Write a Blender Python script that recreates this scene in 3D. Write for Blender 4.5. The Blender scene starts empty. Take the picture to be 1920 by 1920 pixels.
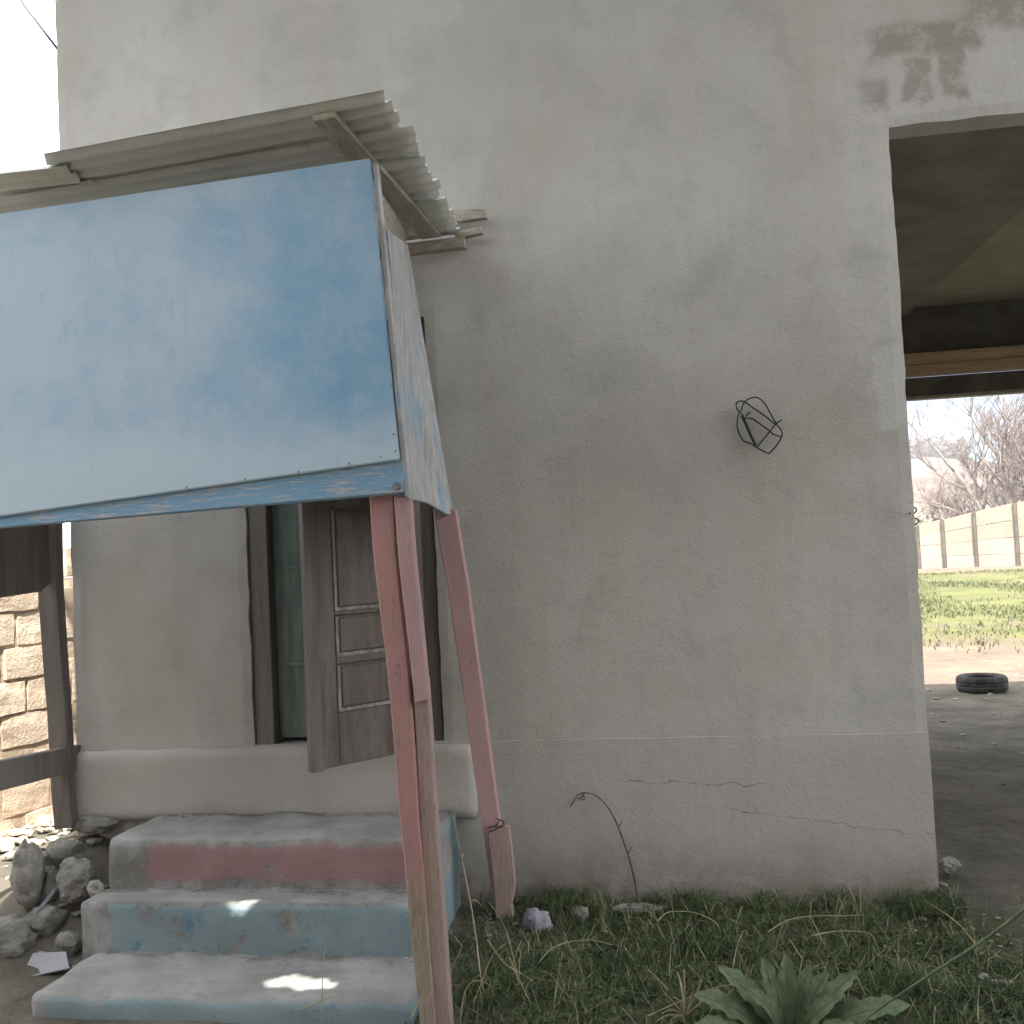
import bpy, bmesh, math, random
import numpy as np
from mathutils import Vector, Matrix, noise as mnoise

# ------------------------------------------------------------------ camera, world, sun, exposure
scn = bpy.context.scene
COL = scn.collection
random.seed(7)
rng = np.random.default_rng(7)

CAM_H, CAM_D, FPX = 1.5, 4.69, 2000.0
yaw, pitch, roll = (math.radians(a) for a in (9.5, 2.5, -2.75))
FW = Vector((-math.sin(yaw) * math.cos(pitch), math.cos(yaw) * math.cos(pitch), math.sin(pitch)))
r0 = Vector((math.cos(yaw), math.sin(yaw), 0))
u0 = r0.cross(FW)
RT = r0 * math.cos(roll) + u0 * math.sin(roll)
UP = -r0 * math.sin(roll) + u0 * math.cos(roll)
EYE = Vector((0, -CAM_D, CAM_H))
cam = bpy.data.cameras.new('camera')
cam.sensor_width = 36
cam.lens = 36 * FPX / 1920
cam.clip_end = 2000
cam.clip_start = 0.05
camo = bpy.data.objects.new('camera', cam)
COL.objects.link(camo)
m = Matrix((RT, UP, -FW)).transposed().to_4x4()
m.translation = EYE
camo.matrix_world = m
scn.camera = camo

EL, AZ = math.radians(58), math.radians(20)          # sun in front of the house, a little to the right
SUN = Vector((math.cos(EL) * math.sin(AZ), -math.cos(EL) * math.cos(AZ), math.sin(EL)))
w = bpy.data.worlds.new('World')
scn.world = w
w.use_nodes = True
wn = w.node_tree.nodes
sky = wn.new('ShaderNodeTexSky')
sky.sky_type = 'NISHITA'
sky.sun_disc = False
sky.sun_elevation = EL
sky.sun_rotation = math.atan2(SUN.x, SUN.y)
sky.dust_density = 0.2
sky.air_density = 0.7
sky.ozone_density = 1.0
hz = wn.new('ShaderNodeMix'); hz.data_type = 'RGBA'       # thin bright cloud over the whole sky
stc = wn.new('ShaderNodeTexCoord'); cmap = wn.new('ShaderNodeMapping'); cn = wn.new('ShaderNodeTexNoise'); cr = wn.new('ShaderNodeMapRange')
cmap.inputs['Location'].default_value = (0.87, 2.74, 3.52)
cmap.inputs['Scale'].default_value = (1.0, 1.0, 1.6)
cn.inputs['Scale'].default_value = 2.0; cn.inputs['Detail'].default_value = 6
cr.interpolation_type = 'SMOOTHSTEP'
for i_, v_ in ((1, 0.40), (2, 0.56), (3, 0.0), (4, 0.80)): cr.inputs[i_].default_value = v_
w.node_tree.links.new(stc.outputs['Generated'], cmap.inputs[0]); w.node_tree.links.new(cmap.outputs[0], cn.inputs['Vector'])
w.node_tree.links.new(cn.outputs[0], cr.inputs[0]); w.node_tree.links.new(cr.outputs[0], hz.inputs[0])
hz.inputs[7].default_value = (26.8, 27.0, 27.2, 1)
w.node_tree.links.new(sky.outputs[0], hz.inputs[6])
w.node_tree.links.new(hz.outputs[2], wn['Background'].inputs[0])
wn['Background'].inputs[1].default_value = 0.05
sl = bpy.data.lights.new('sun', 'SUN')
sl.energy = 3.8
sl.angle = math.radians(0.4)
sl.color = (1.0, 0.95, 0.87)
so = bpy.data.objects.new('sun', sl)
COL.objects.link(so)
so.rotation_euler = (-SUN).to_track_quat('-Z', 'Y').to_euler()
scn.view_settings.view_transform = 'Standard'
scn.view_settings.look = 'None'
scn.view_settings.gamma = 1
scn.view_settings.use_curve_mapping = False
scn.view_settings.exposure = 2.2


# ------------------------------------------------------------------ pixel (1920 frame) -> point of the place
def ray(px, py):
    return FW + RT * ((px - 960) / FPX) - UP * ((py - 960) / FPX)
def onY(px, py, Y):
    d = ray(px, py); return EYE + d * ((Y - EYE.y) / d.y)
def onX(px, py, X):
    d = ray(px, py); return EYE + d * ((X - EYE.x) / d.x)
def onZ(px, py, Z):
    d = ray(px, py); return EYE + d * ((Z - EYE.z) / d.z)
def onP(px, py, p, n):
    d = ray(px, py); return EYE + d * ((p - EYE).dot(n) / d.dot(n))
def atD(px, py, dist):
    return EYE + ray(px, py) * dist


# ------------------------------------------------------------------ node helpers
class NT:
    def __init__(s, name, rough=0.9, spec=0.25):
        s.m = bpy.data.materials.new(name); s.m.use_nodes = True
        s.t = s.m.node_tree; s.n = s.t.nodes; s.b = s.n['Principled BSDF']
        s.b.inputs['Roughness'].default_value = rough
        s.b.inputs['Specular IOR Level'].default_value = spec
        g = s.n.new('ShaderNodeNewGeometry'); s.geo = g; s.pos = g.outputs['Position']
        x = s.n.new('ShaderNodeSeparateXYZ'); s.t.links.new(s.pos, x.inputs[0])
        s.X, s.Y, s.Z = x.outputs
    def L(s, a, b):
        if isinstance(a, (int, float)): b.default_value = a
        elif isinstance(a, tuple): b.default_value = (*a, 1) if len(b.default_value) == 4 and len(a) == 3 else a
        else: s.t.links.new(a, b)
    def scaled(s, v):
        n = s.n.new('ShaderNodeMapping'); n.inputs['Scale'].default_value = v; s.L(s.pos, n.inputs[0]); return n.outputs[0]
    def noise(s, sc, det=4, rough=0.55, vec=None, dist=0.0):
        n = s.n.new('ShaderNodeTexNoise'); n.inputs['Scale'].default_value = sc; n.inputs['Detail'].default_value = det
        n.inputs['Roughness'].default_value = rough; n.inputs['Distortion'].default_value = dist
        s.L(vec if vec is not None else s.pos, n.inputs['Vector']); return n.outputs[0]
    def math(s, op, a, b=0.0, c=0.0):
        n = s.n.new('ShaderNodeMath'); n.operation = op
        s.L(a, n.inputs[0]); s.L(b, n.inputs[1]); s.L(c, n.inputs[2]); return n.outputs[0]
    def mul(s, a, b): return s.math('MULTIPLY', a, b)
    def add(s, a, b): return s.math('ADD', a, b)
    def ss(s, v, a, b, lo=0.0, hi=1.0):
        n = s.n.new('ShaderNodeMapRange'); n.interpolation_type = 'SMOOTHSTEP'
        s.L(v, n.inputs[0])
        for i, q in enumerate((a, b, lo, hi)): n.inputs[i + 1].default_value = q
        return n.outputs[0]
    def mix(s, f, a, b):
        n = s.n.new('ShaderNodeMix'); n.data_type = 'RGBA'
        s.L(f, n.inputs[0]); s.L(a, n.inputs[6]); s.L(b, n.inputs[7]); return n.outputs[2]
    def box(s, u, v, u0, u1, v0, v1, e=0.03):
        r = s.mul(s.ss(u, u0 - e, u0 + e), s.ss(u, u1 + e, u1 - e) if False else s.math('SUBTRACT', 1.0, s.ss(u, u1 - e, u1 + e)))
        q = s.mul(s.ss(v, v0 - e, v0 + e), s.math('SUBTRACT', 1.0, s.ss(v, v1 - e, v1 + e)))
        return s.mul(r, q)
    def wob(s, v, sc, amt, det=3):
        return s.add(v, s.math('MULTIPLY', s.math('SUBTRACT', s.noise(sc, det), 0.5), amt))
    def bump(s, h, strength=0.3, dist=0.01):
        n = s.n.new('ShaderNodeBump'); n.inputs['Strength'].default_value = strength; n.inputs['Distance'].default_value = dist
        s.L(h, n.inputs['Height']); s.L(n.outputs[0], s.b.inputs['Normal'])
    def out(s, col):
        s.L(col, s.b.inputs['Base Color']); return s.m
    def rand(s):
        n = s.n.new('ShaderNodeObjectInfo'); return n.outputs['Random']


def simple(name, a, b, sc=6, rough=0.9, bump=0.3, bsc=40, stretch=None, spec=0.25, dist=0.01, lo=0.35, hi=0.65):
    t = NT(name, rough, spec)
    vec = t.scaled(stretch) if stretch else None
    c = t.mix(t.ss(t.noise(sc, 5, vec=vec), lo, hi), a, b)
    t.bump(t.noise(bsc, 4, vec=vec), bump, dist)
    return t.out(c)


# plaster of the house front: mottled cement render, damp stain over the gateway, hairline cracks
def plaster():
    t = NT('plaster', 0.95, 0.15)
    c = t.mix(t.ss(t.noise(0.75, 3), 0.32, 0.68), (0.44, 0.428, 0.398), (0.555, 0.545, 0.52))
    c = t.mix(t.mul(t.ss(t.noise(3.2, 6, 0.7), 0.46, 0.74), 0.55), c, (0.33, 0.325, 0.30))
    c = t.mix(t.mul(t.ss(t.noise(2.1, 5, 0.6, vec=t.scaled((1, 1, 1.7))), 0.52, 0.76), 0.5), c, (0.56, 0.55, 0.52))
    c = t.mix(t.mul(t.ss(t.noise(1.3, 4, 0.6, vec=t.scaled((0.8, 1, 0.5))), 0.46, 0.72), 0.5), c, (0.43, 0.395, 0.33))
    c = t.mix(t.mul(t.ss(t.noise(26, 5, 0.7), 0.58, 0.75), 0.35), c, (0.25, 0.245, 0.225))
    c = t.mix(t.mul(t.ss(t.noise(2.2, 6, 0.7, vec=t.scaled((5, 1, .45))), 0.5, 0.75), 0.3), c, (0.36, 0.35, 0.325))
    c = t.mix(t.mul(t.ss(t.noise(90, 3, 0.6), 0.66, 0.74), 0.5), c, (0.22, 0.21, 0.19))
    xs = t.wob(t.X, 7, 0.13, 8); zs = t.wob(t.Z, 6.3, 0.14, 8)
    damp = t.box(xs, zs, 0.86, 1.32, 3.56, 3.70, 0.03)
    for b in ((0.99, 1.10, 3.35, 3.54, .015), (1.14, 1.25, 3.36, 3.62, .015), (0.82, 0.93, 3.33, 3.48, .03), (1.26, 1.75, 3.63, 4.1, .03), (0.3, 0.7, 3.2, 3.35, .2)):
        damp = t.math('MAXIMUM', damp, t.mul(t.box(xs, zs, *b), 0.9 if b[4] < .1 else 0.3))
    damp = t.mul(damp, t.ss(t.noise(8, 7, .7), .30, .55))
    c = t.mix(t.mul(damp, 0.8), c, (0.285, 0.265, 0.22))
    # patched, paler render beside the gateway
    patch = t.box(t.wob(t.X, 9, .12), t.wob(t.Z, 8, .16), 0.80, 1.2, 1.98, 2.32, 0.02)
    c = t.mix(t.mul(patch, 0.55), c, (0.60, 0.61, 0.60))
    foot = t.math('SUBTRACT', 1.0, t.ss(t.wob(t.Z, 5, .03, 6), .69, .71))     # the footing was rendered in a pinker mix
    c = t.mix(t.mul(foot, .45), c, (0.43, 0.395, 0.37))
    # splash dirt, deepened to paint in the wall's dimmer foot; ragged top
    dirt_shade = t.math('SUBTRACT', 1.0, t.ss(t.wob(t.Z, 3, 0.35), 0.05, 0.32))
    c = t.mix(t.mul(t.mul(dirt_shade, t.ss(t.noise(4, 7, .7), .25, .6)), 0.75), c, (0.22, 0.205, 0.175))
    splash_shade = t.mul(t.math('SUBTRACT', 1.0, t.ss(t.wob(t.Z, 9, .22, 6), .0, .10)), .7)
    c = t.mix(splash_shade, c, (0.15, 0.145, 0.11))
    # hairline cracks above the footing
    for z0, k, x0, x1 in ((0.50, -.05, -0.4, 0.35), (0.415, -0.16, 0.1, 0.92)):
        line = t.math('ABSOLUTE', t.math('SUBTRACT', t.wob(t.Z, 7, 0.10, 6), t.add(z0, t.mul(t.X, k))))
        cr = t.mul(t.math('SUBTRACT', 1.0, t.ss(line, 0.0006, 0.0026)), t.box(t.X, t.Z, x0, x1, 0, 1, .05))
        c = t.mix(t.mul(cr, t.ss(t.noise(6, 3), .4, .55, .1, .8)), c, (0.10, 0.095, 0.085))
    h = t.add(t.mul(t.noise(85, 5, 0.75), 0.45), t.mul(t.noise(11, 6, 0.7), .8))
    t.bump(h, 0.75, 0.010)
    return t.out(c)


def blue_paint():
    t = NT('blue_paint', 0.6, 0.3)
    blue, pale = (0.20, 0.39, 0.575), (0.44, 0.555, 0.65)
    wear_glare = t.add(t.mul(t.noise(2.6, 9, 0.72), 1.0), t.mul(t.math('SUBTRACT', -1.45, t.X), 0.20))  # paint wear noise plus a paling to the left that paints in glare
    c = t.mix(t.ss(wear_glare, 0.22, 0.72), blue, pale)
    c = t.mix(t.mul(t.ss(t.noise(30, 6, 0.75), 0.55, 0.72), 0.3), c, (0.58, 0.65, 0.70))
    c = t.mix(t.mul(t.ss(t.noise(9, 5, 0.7), 0.6, 0.72), 0.5), c, (0.25, 0.44, 0.62))
    low = t.math('SUBTRACT', 1.0, t.ss(t.wob(t.Z, 4, .3), 1.86, 2.1))
    c = t.mix(t.mul(low, 0.75), c, (0.50, 0.61, 0.69))
    grime = t.mul(t.ss(t.noise(5, 7, .75, vec=t.scaled((6, 1, .5))), .55, .75), .35)
    c = t.mix(grime, c, (0.27, 0.36, 0.44))
    deep = t.mul(t.box(t.wob(t.X, 5, .22, 6), t.wob(t.Z, 4, .25, 6), -1.22, -.93, 1.98, 2.34, .05), t.ss(t.noise(7, 6, .75), .36, .56))
    c = t.mix(t.mul(deep, .6), c, (0.175, 0.36, 0.55))
    t.bump(t.add(t.mul(t.noise(50, 5), .3), t.noise(3.5, 3)), 0.25, 0.012)
    return t.out(c)


def painted_wood(name, paint, wood, thr=0.5, stretch=(8, 8, 1), low=None, rough=0.75):
    t = NT(name, rough, 0.25)
    g = t.noise(9, 6, 0.7, vec=t.scaled(stretch))
    wv = t.mix(t.ss(t.noise(22, 5, 0.7, vec=t.scaled(stretch)), 0.35, 0.65), tuple(k * 0.62 for k in wood), wood)
    pv = t.mix(t.noise(3.5, 4), tuple(k * 0.82 for k in paint), tuple(min(1, k * 1.12) for k in paint))
    f = t.ss(g, thr - 0.06, thr + 0.06)
    if low:                                             # the foot of the post has lost its paint
        f = t.math('MAXIMUM', f, t.math('SUBTRACT', 1.0, t.ss(t.wob(t.Z, 6, 0.5), low - 0.12, low + 0.12)))
    c = t.mix(f, pv, wv)
    t.bump(t.add(g, t.mul(f, -0.5)), 0.5, 0.006)
    return t.out(c)


def step_mat():
    t = NT('step_concrete', 0.95, 0.15)
    c = t.mix(t.ss(t.noise(4, 5, .6), .35, .65), (0.24, 0.237, 0.225), (0.33, 0.33, 0.32))
    c = t.mix(t.mul(t.ss(t.noise(14, 5, .7), .55, .7), .6), c, (0.19, 0.185, 0.17))
    for yb in (-.05, -.5, -.67):
        cor = t.math('SUBTRACT', 1.0, t.ss(t.math('ABSOLUTE', t.math('SUBTRACT', t.wob(t.Y, 9, .06, 6), yb - .02)), .015, .05))
        c = t.mix(t.mul(t.mul(cor, t.ss(t.noise(5, 6, .7), .38, .6)), .7), c, (0.12, 0.112, 0.095))
    xw, zw = t.wob(t.wob(t.X, 5, .16), 45, .06), t.wob(t.wob(t.Z, 7, .09), 45, .05)
    nz = t.n.new('ShaderNodeSeparateXYZ'); t.L(t.geo.outputs['Normal'], nz.inputs[0])
    side = t.math('SUBTRACT', 1.0, t.ss(t.math('ABSOLUTE', nz.outputs[2]), .5, .8))
    red = t.mul(t.box(xw, zw, -2.30, -1.02, .235, .372, .008), t.ss(t.noise(9, 9, .8), .40, .44))
    red = t.mul(red, t.math('SUBTRACT', 1.0, t.ss(t.Y, -.46, -.40)))
    c = t.mix(t.mul(t.mul(red, side), .75), c, (0.32, 0.175, 0.175))
    bl = t.mul(t.box(xw, zw, -2.4, -.9, -.3, .19, .012), t.ss(t.noise(4.2, 10, .8), .40, .45))
    bl = t.math('MAXIMUM', bl, t.mul(t.box(t.X, zw, -1.14, -.9, -.2, .4, .02), t.ss(t.noise(5, 4), .38, .52)))
    bl = t.mul(bl, t.math('SUBTRACT', 1.0, red))
    c = t.mix(t.mul(t.mul(bl, side), .75), c, (0.20, 0.29, 0.315))
    db = t.mul(t.box(xw, zw, -2.4, -.9, -.3, .17, .03), t.ss(t.noise(7, 4, .6), .60, .68))
    c = t.mix(t.mul(t.mul(db, side), .8), c, (0.11, 0.215, 0.30))
    t.bump(t.add(t.add(t.noise(60, 5, .7), t.noise(12, 4)), t.mul(t.math('MAXIMUM', red, bl), .25)), 0.6, 0.012)
    return t.out(c)


def ground_mat():
    t = NT('ground_soil', 1.0, 0.1)
    soil_shade = t.mix(t.ss(t.noise(2.2, 6, .65), .35, .65), (0.085, 0.08, 0.062), (0.15, 0.135, 0.11))
    soil_shade = t.mix(t.mul(t.ss(t.noise(18, 5, .7), .55, .7), .6), soil_shade, (0.065, 0.058, 0.046))
    far = t.mix(t.ss(t.noise(.9, 5, .65), .3, .7), (0.125, 0.098, 0.074), (0.185, 0.148, 0.115))
    c = t.mix(t.ss(t.wob(t.Y, .8, 1.5), 5.8, 7.4), soil_shade, far)  # near soil has the gateway's shade painted in, paler soil past its edge
    turf = t.mix(t.ss(t.noise(1.1, 5, .7), .35, .65), (0.08, 0.092, 0.034), (0.13, 0.13, 0.055))
    yw = t.add(t.wob(t.Y, .6, 4.0), t.mul(t.math('SUBTRACT', t.noise(2.5, 5), .5), 2.2))
    tf = t.mul(t.ss(t.noise(.9, 6, .75), .34, .50), t.mul(t.ss(yw, 10.2, 11.8), t.math('SUBTRACT', 1.0, t.ss(yw, 26.5, 30))))
    c = t.mix(tf, c, turf)
    edge = t.mul(t.mul(t.ss(yw, 9.6, 10.8), t.math('SUBTRACT', 1.0, t.ss(yw, 12.0, 13.2))), t.ss(t.noise(1.6, 5, .7), .42, .58))
    c = t.mix(t.mul(edge, .8), c, (0.13, 0.11, 0.06))
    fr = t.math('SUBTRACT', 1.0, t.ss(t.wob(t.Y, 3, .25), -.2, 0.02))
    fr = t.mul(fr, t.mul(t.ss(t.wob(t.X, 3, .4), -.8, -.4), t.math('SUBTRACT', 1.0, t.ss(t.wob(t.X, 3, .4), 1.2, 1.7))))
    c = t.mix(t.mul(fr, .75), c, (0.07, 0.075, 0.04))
    t.bump(t.add(t.noise(14, 6, .7), t.mul(t.noise(3, 4), 2.0)), 0.8, 0.03)
    return t.out(c)


def fence_mat():
    t = NT('cream_panel', .9, .2)
    c = t.mix(t.rand(), (0.30, 0.262, 0.205), (0.37, 0.325, 0.262))
    c = t.mix(t.mul(t.ss(t.noise(1.6, 6, .7, vec=t.scaled((1, 1, .5))), .45, .7), .45), c, (0.24, 0.20, 0.15))
    t.bump(t.noise(8, 4), .3, .01)
    return t.out(c)


def leafy(name, a, b, sc=3.0, rough=0.6, lo=.3, hi=.7):
    t = NT(name, rough, 0.3)
    c = t.mix(t.ss(t.noise(sc, 4, .7), lo, hi), a, b)
    return t.out(c)


def block_mat():
    t = NT('earth_block', 0.95, 0.1)
    r = t.rand()
    c = t.mix(r, (0.52, 0.42, 0.325), (0.64, 0.54, 0.43))
    c = t.mix(t.ss(t.noise(9, 5, .7), .42, .68), c, (0.47, 0.375, 0.285))
    t.bump(t.add(t.noise(55, 4, .7), t.noise(12, 4)), 0.7, 0.02)
    return t.out(c)


def metal_mat():
    t = NT('zinc_sheet', 0.6, 0.3)
    t.b.inputs['Metallic'].default_value = 0.05
    c = t.mix(t.ss(t.noise(2.2, 4, .6, vec=t.scaled((.5, 1, 1))), .35, .65), (0.54, 0.55, 0.51), (0.68, 0.68, 0.64))
    c = t.mix(t.mul(t.ss(t.noise(5, 5, .7), .58, .72), .6), c, (0.30, 0.255, 0.19))
    t.bump(t.noise(30, 4), .15, .004)
    return t.out(c)


MAT = {}
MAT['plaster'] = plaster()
MAT['blue'] = blue_paint()
MAT['cheek'] = painted_wood('blue_board', (0.24, 0.37, 0.49), (0.48, 0.48, 0.47), 0.43, (1.1, .8, .35))
MAT['blue_board'] = painted_wood('blue_rail', (0.20, 0.37, 0.53), (0.48, 0.53, 0.56), 0.54, (1, 8, 10))
MAT['red'] = painted_wood('red_post', (0.43, 0.235, 0.22), (0.36, 0.295, 0.23), 0.60, (9, 9, 0.9), low=0.42)
MAT['pink'] = painted_wood('pink_post', (0.45, 0.285, 0.285), (0.42, 0.35, 0.32), 0.58, (9, 9, 0.9), low=0.1)
MAT['stub'] = painted_wood('worn_wood', (0.43, 0.285, 0.265), (0.42, 0.345, 0.30), 0.5, (9, 9, 0.9))
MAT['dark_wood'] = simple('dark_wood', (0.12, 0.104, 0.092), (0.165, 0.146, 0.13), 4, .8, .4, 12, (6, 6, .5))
MAT['door_wood'] = simple('door_wood', (0.115, 0.092, 0.077), (0.15, 0.124, 0.106), 4, .6, .3, 12, (6, 6, .5), spec=.35)
def door_mat():
    t = NT('door_wood', .6, .3)
    c = t.mix(t.ss(t.noise(4, 5, vec=t.scaled((6, 6, .5))), .35, .65), (0.088, 0.07, 0.059), (0.13, 0.105, 0.09))
    c = t.mix(t.mul(t.ss(t.noise(2.6, 6, .7, vec=t.scaled((3, 3, .8))), .48, .70), .5), c, (0.20, 0.175, 0.158))
    c = t.mix(t.mul(t.ss(t.noise(30, 6, .75), .56, .68), .5), c, (0.20, 0.18, 0.165))
    t.bump(t.noise(12, 4, vec=t.scaled((6, 6, .5))), .3, .006)
    return t.out(c)
MAT['door_wood'] = door_mat()
MAT['door_bead'] = simple('door_bead', (0.16, 0.14, 0.125), (0.30, 0.275, 0.255), 6, .6, .3, 20, (6, 6, 2))
MAT['frame_wood'] = simple('frame_wood', (0.155, 0.14, 0.127), (0.20, 0.183, 0.168), 4, .8, .4, 12, (6, 6, .5))
MAT['green_leaf_door'] = simple('faded_green_paint', (0.12, 0.16, 0.145), (0.19, 0.235, 0.21), 5, .75, .3, 20, (6, 6, .8))
MAT['raw_wood'] = simple('raw_wood', (0.30, 0.265, 0.21), (0.43, 0.39, 0.33), 6, .85, .5, 18, (2, 8, 8))
MAT['raw_wood_deep'] = simple('raw_wood_deep', (0.34, 0.31, 0.255), (0.46, 0.425, 0.365), 6, .85, .5, 18, (8, 1.2, 8))
MAT['lintel_wood'] = simple('lintel_timber', (0.52, 0.37, 0.22), (0.66, 0.50, 0.33), 5, .85, .5, 14, (.6, 8, 8))
MAT['step'] = step_mat()
MAT['ground'] = ground_mat()
MAT['block'] = block_mat()
MAT['mortar'] = simple('earth_mortar', (0.33, 0.26, 0.19), (0.42, 0.34, 0.26), 10, 1, .6, 40)
MAT['zinc'] = metal_mat()
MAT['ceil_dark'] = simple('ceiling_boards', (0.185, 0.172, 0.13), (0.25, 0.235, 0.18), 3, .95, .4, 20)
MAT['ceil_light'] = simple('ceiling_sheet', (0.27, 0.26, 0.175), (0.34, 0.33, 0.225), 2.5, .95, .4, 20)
MAT['lintel'] = simple('lintel_concrete', (0.10, 0.092, 0.075), (0.16, 0.147, 0.12), 4, .95, .4, 20)
MAT['inside'] = simple('room_plaster', (0.20, 0.24, 0.22), (0.27, 0.30, 0.28), 3, .95, .2, 30)
MAT['wire'] = simple('wire_sheath', (0.012, 0.014, 0.013), (0.03, 0.035, 0.032), 20, .5, .1, 40, spec=.4)
MAT['tyre'] = simple('tyre_rubber', (0.020, 0.019, 0.018), (0.05, 0.046, 0.042), 14, .85, .3, 60)
MAT['fence'] = fence_mat()
MAT['fence_post'] = simple('concrete_post', (0.09, 0.073, 0.06), (0.135, 0.115, 0.095), 4, .95, .4, 20)
MAT['grass'] = leafy('grass_blade', (0.038, 0.066, 0.026), (0.115, 0.15, 0.06), 5, .6)
MAT['straw'] = simple('straw', (0.30, 0.25, 0.15), (0.46, 0.40, 0.26), 12, .7, .1, 60)
MAT['stalk'] = simple('dead_stalk', (0.10, 0.085, 0.065), (0.17, 0.145, 0.11), 16, .8, .2, 60)
MAT['weed'] = leafy('weed_leaf', (0.08, 0.115, 0.058), (0.16, 0.195, 0.115), 24, .85)
MAT['rib'] = simple('leaf_rib', (0.17, 0.20, 0.12), (0.22, 0.25, 0.16), 9)
MAT['stone'] = simple('stone', (0.21, 0.205, 0.185), (0.34, 0.335, 0.31), 9, .95, .8, 25, dist=.03)
MAT['dark_stone'] = simple('dark_stone', (0.16, 0.158, 0.132), (0.25, 0.245, 0.215), 9, .95, .8, 25, dist=.03)
MAT['violet_stone'] = simple('violet_stone', (0.215, 0.205, 0.25), (0.33, 0.315, 0.37), 9, .95, .6, 25, dist=.03)
MAT['paper'] = simple('grey_board', (0.26, 0.265, 0.275), (0.32, 0.325, 0.335), 4, .8, .1, 30)
MAT['pale_blue'] = simple('pale_blue_paint', (0.30, 0.38, 0.42), (0.44, 0.50, 0.54), 8, .7, .3, 30)
MAT['bark'] = simple('grey_bark', (0.20, 0.165, 0.14), (0.33, 0.28, 0.245), 6, .95, .5, 25)
MAT['twig'] = simple('pinkish_twig', (0.17, 0.13, 0.115), (0.27, 0.215, 0.19), 2, .9, .1, 20)
MAT['bush_leaf'] = leafy('bush_leaf', (0.11, 0.098, 0.07), (0.20, 0.18, 0.14), 2.5)
MAT['blossom'] = leafy('blossom', (0.22, 0.22, 0.14), (0.36, 0.34, 0.27), 2.5)
MAT['dark_bush'] = leafy('dark_bush', (0.07, 0.07, 0.045), (0.14, 0.13, 0.085), 2.5)
MAT['leaf'] = leafy('broad_leaf', (0.035, 0.06, 0.02), (0.08, 0.11, 0.04), 2.0)
MAT['hill'] = simple('dry_hill', (0.085, 0.064, 0.053), (0.13, 0.10, 0.083), .12, 1, .6, .5, dist=.5)
MAT['far_leaf'] = leafy('far_tree_leaf', (0.10, 0.085, 0.085), (0.17, 0.145, 0.14), 1.0)
MAT['iron'] = simple('bolt_iron', (0.16, 0.17, 0.19), (0.26, 0.27, 0.29), 30, .5, .2, 60)
MAT['roof_iron'] = simple('roof_iron', (0.30, 0.29, 0.27), (0.42, 0.40, 0.38), 2, .7, .2, 20)


# ------------------------------------------------------------------ object helpers
def empty(name, loc, label, cat, group=None, kind=None):
    o = bpy.data.objects.new(name, None)
    o.location = loc; o.empty_display_size = .1
    COL.objects.link(o)
    tag(o, label, cat, group, kind)
    return o
def tag(o, label=None, cat=None, group=None, kind=None):
    if label: o['label'] = label
    if cat: o['category'] = cat
    if group: o['group'] = group
    if kind: o['kind'] = kind
    return o
def wloc(o):
    v = Vector(o.location)
    while o.parent: o = o.parent; v += Vector(o.location)
    return v
def link(name, me, mat, parent=None, smooth=False):
    """vertices are given in the place's coordinates; the mesh is shifted to sit under its parent"""
    if parent is not None:
        me.transform(Matrix.Translation(-wloc(parent)))
    o = bpy.data.objects.new(name, me)
    COL.objects.link(o)
    if parent is not None: o.parent = parent
    if mat: me.materials.append(MAT[mat])
    if smooth:
        me.polygons.foreach_set('use_smooth', [True] * len(me.polygons))
    return o
def bmobj(name, bm, mat, parent=None, smooth=False):
    bmesh.ops.recalc_face_normals(bm, faces=bm.faces[:])
    me = bpy.data.meshes.new(name); bm.to_mesh(me); bm.free()
    return link(name, me, mat, parent, smooth)
def top(o, loc=None):
    """move the origin of a single-mesh thing to its base"""
    co = np.array([v.co for v in o.data.vertices])
    c = Vector((co[:, 0].mean(), co[:, 1].mean(), co[:, 2].min()))
    o.data.transform(Matrix.Translation(-c)); o.location = c
    return o

def prism(bm, pts, ext):
    """closed solid: polygon pts pushed along ext"""
    a = [bm.verts.new(p) for p in pts]
    b = [bm.verts.new(Vector(p) + Vector(ext)) for p in pts]
    n = len(pts)
    bm.faces.new(a); bm.faces.new(b[::-1])
    for i in range(n):
        bm.faces.new((a[i], b[i], b[(i + 1) % n], a[(i + 1) % n]))
def plank(name, pts, ext, mat, parent, bev=.003, wob=0.0, cuts=0):
    bm = bmesh.new(); prism(bm, pts, ext)
    bmesh.ops.recalc_face_normals(bm, faces=bm.faces[:])
    if cuts:
        L = sorted(bm.edges, key=lambda e: -e.calc_length())[:4]
        bmesh.ops.subdivide_edges(bm, edges=L, cuts=cuts)
        for v in bm.verts:
            v.co += Vector((mnoise.noise(v.co * 3) * wob, mnoise.noise(v.co * 3 + Vector((9, 0, 0))) * wob, 0))
    if bev:
        es = [e for e in bm.edges if len(e.link_faces) == 2 and e.calc_face_angle(0) > .6]
        bmesh.ops.bevel(bm, geom=es, offset=bev, segments=1, affect='EDGES')
    return bmobj(name, bm, mat, parent)
def box(name, lo, hi, mat, parent, bev=.004):
    lo, hi = Vector(lo), Vector(hi)
    p = [Vector((lo.x, lo.y, lo.z)), Vector((hi.x, lo.y, lo.z)), Vector((hi.x, lo.y, hi.z)), Vector((lo.x, lo.y, hi.z))]
    return plank(name, p, (0, hi.y - lo.y, 0), mat, parent, bev)

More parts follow.
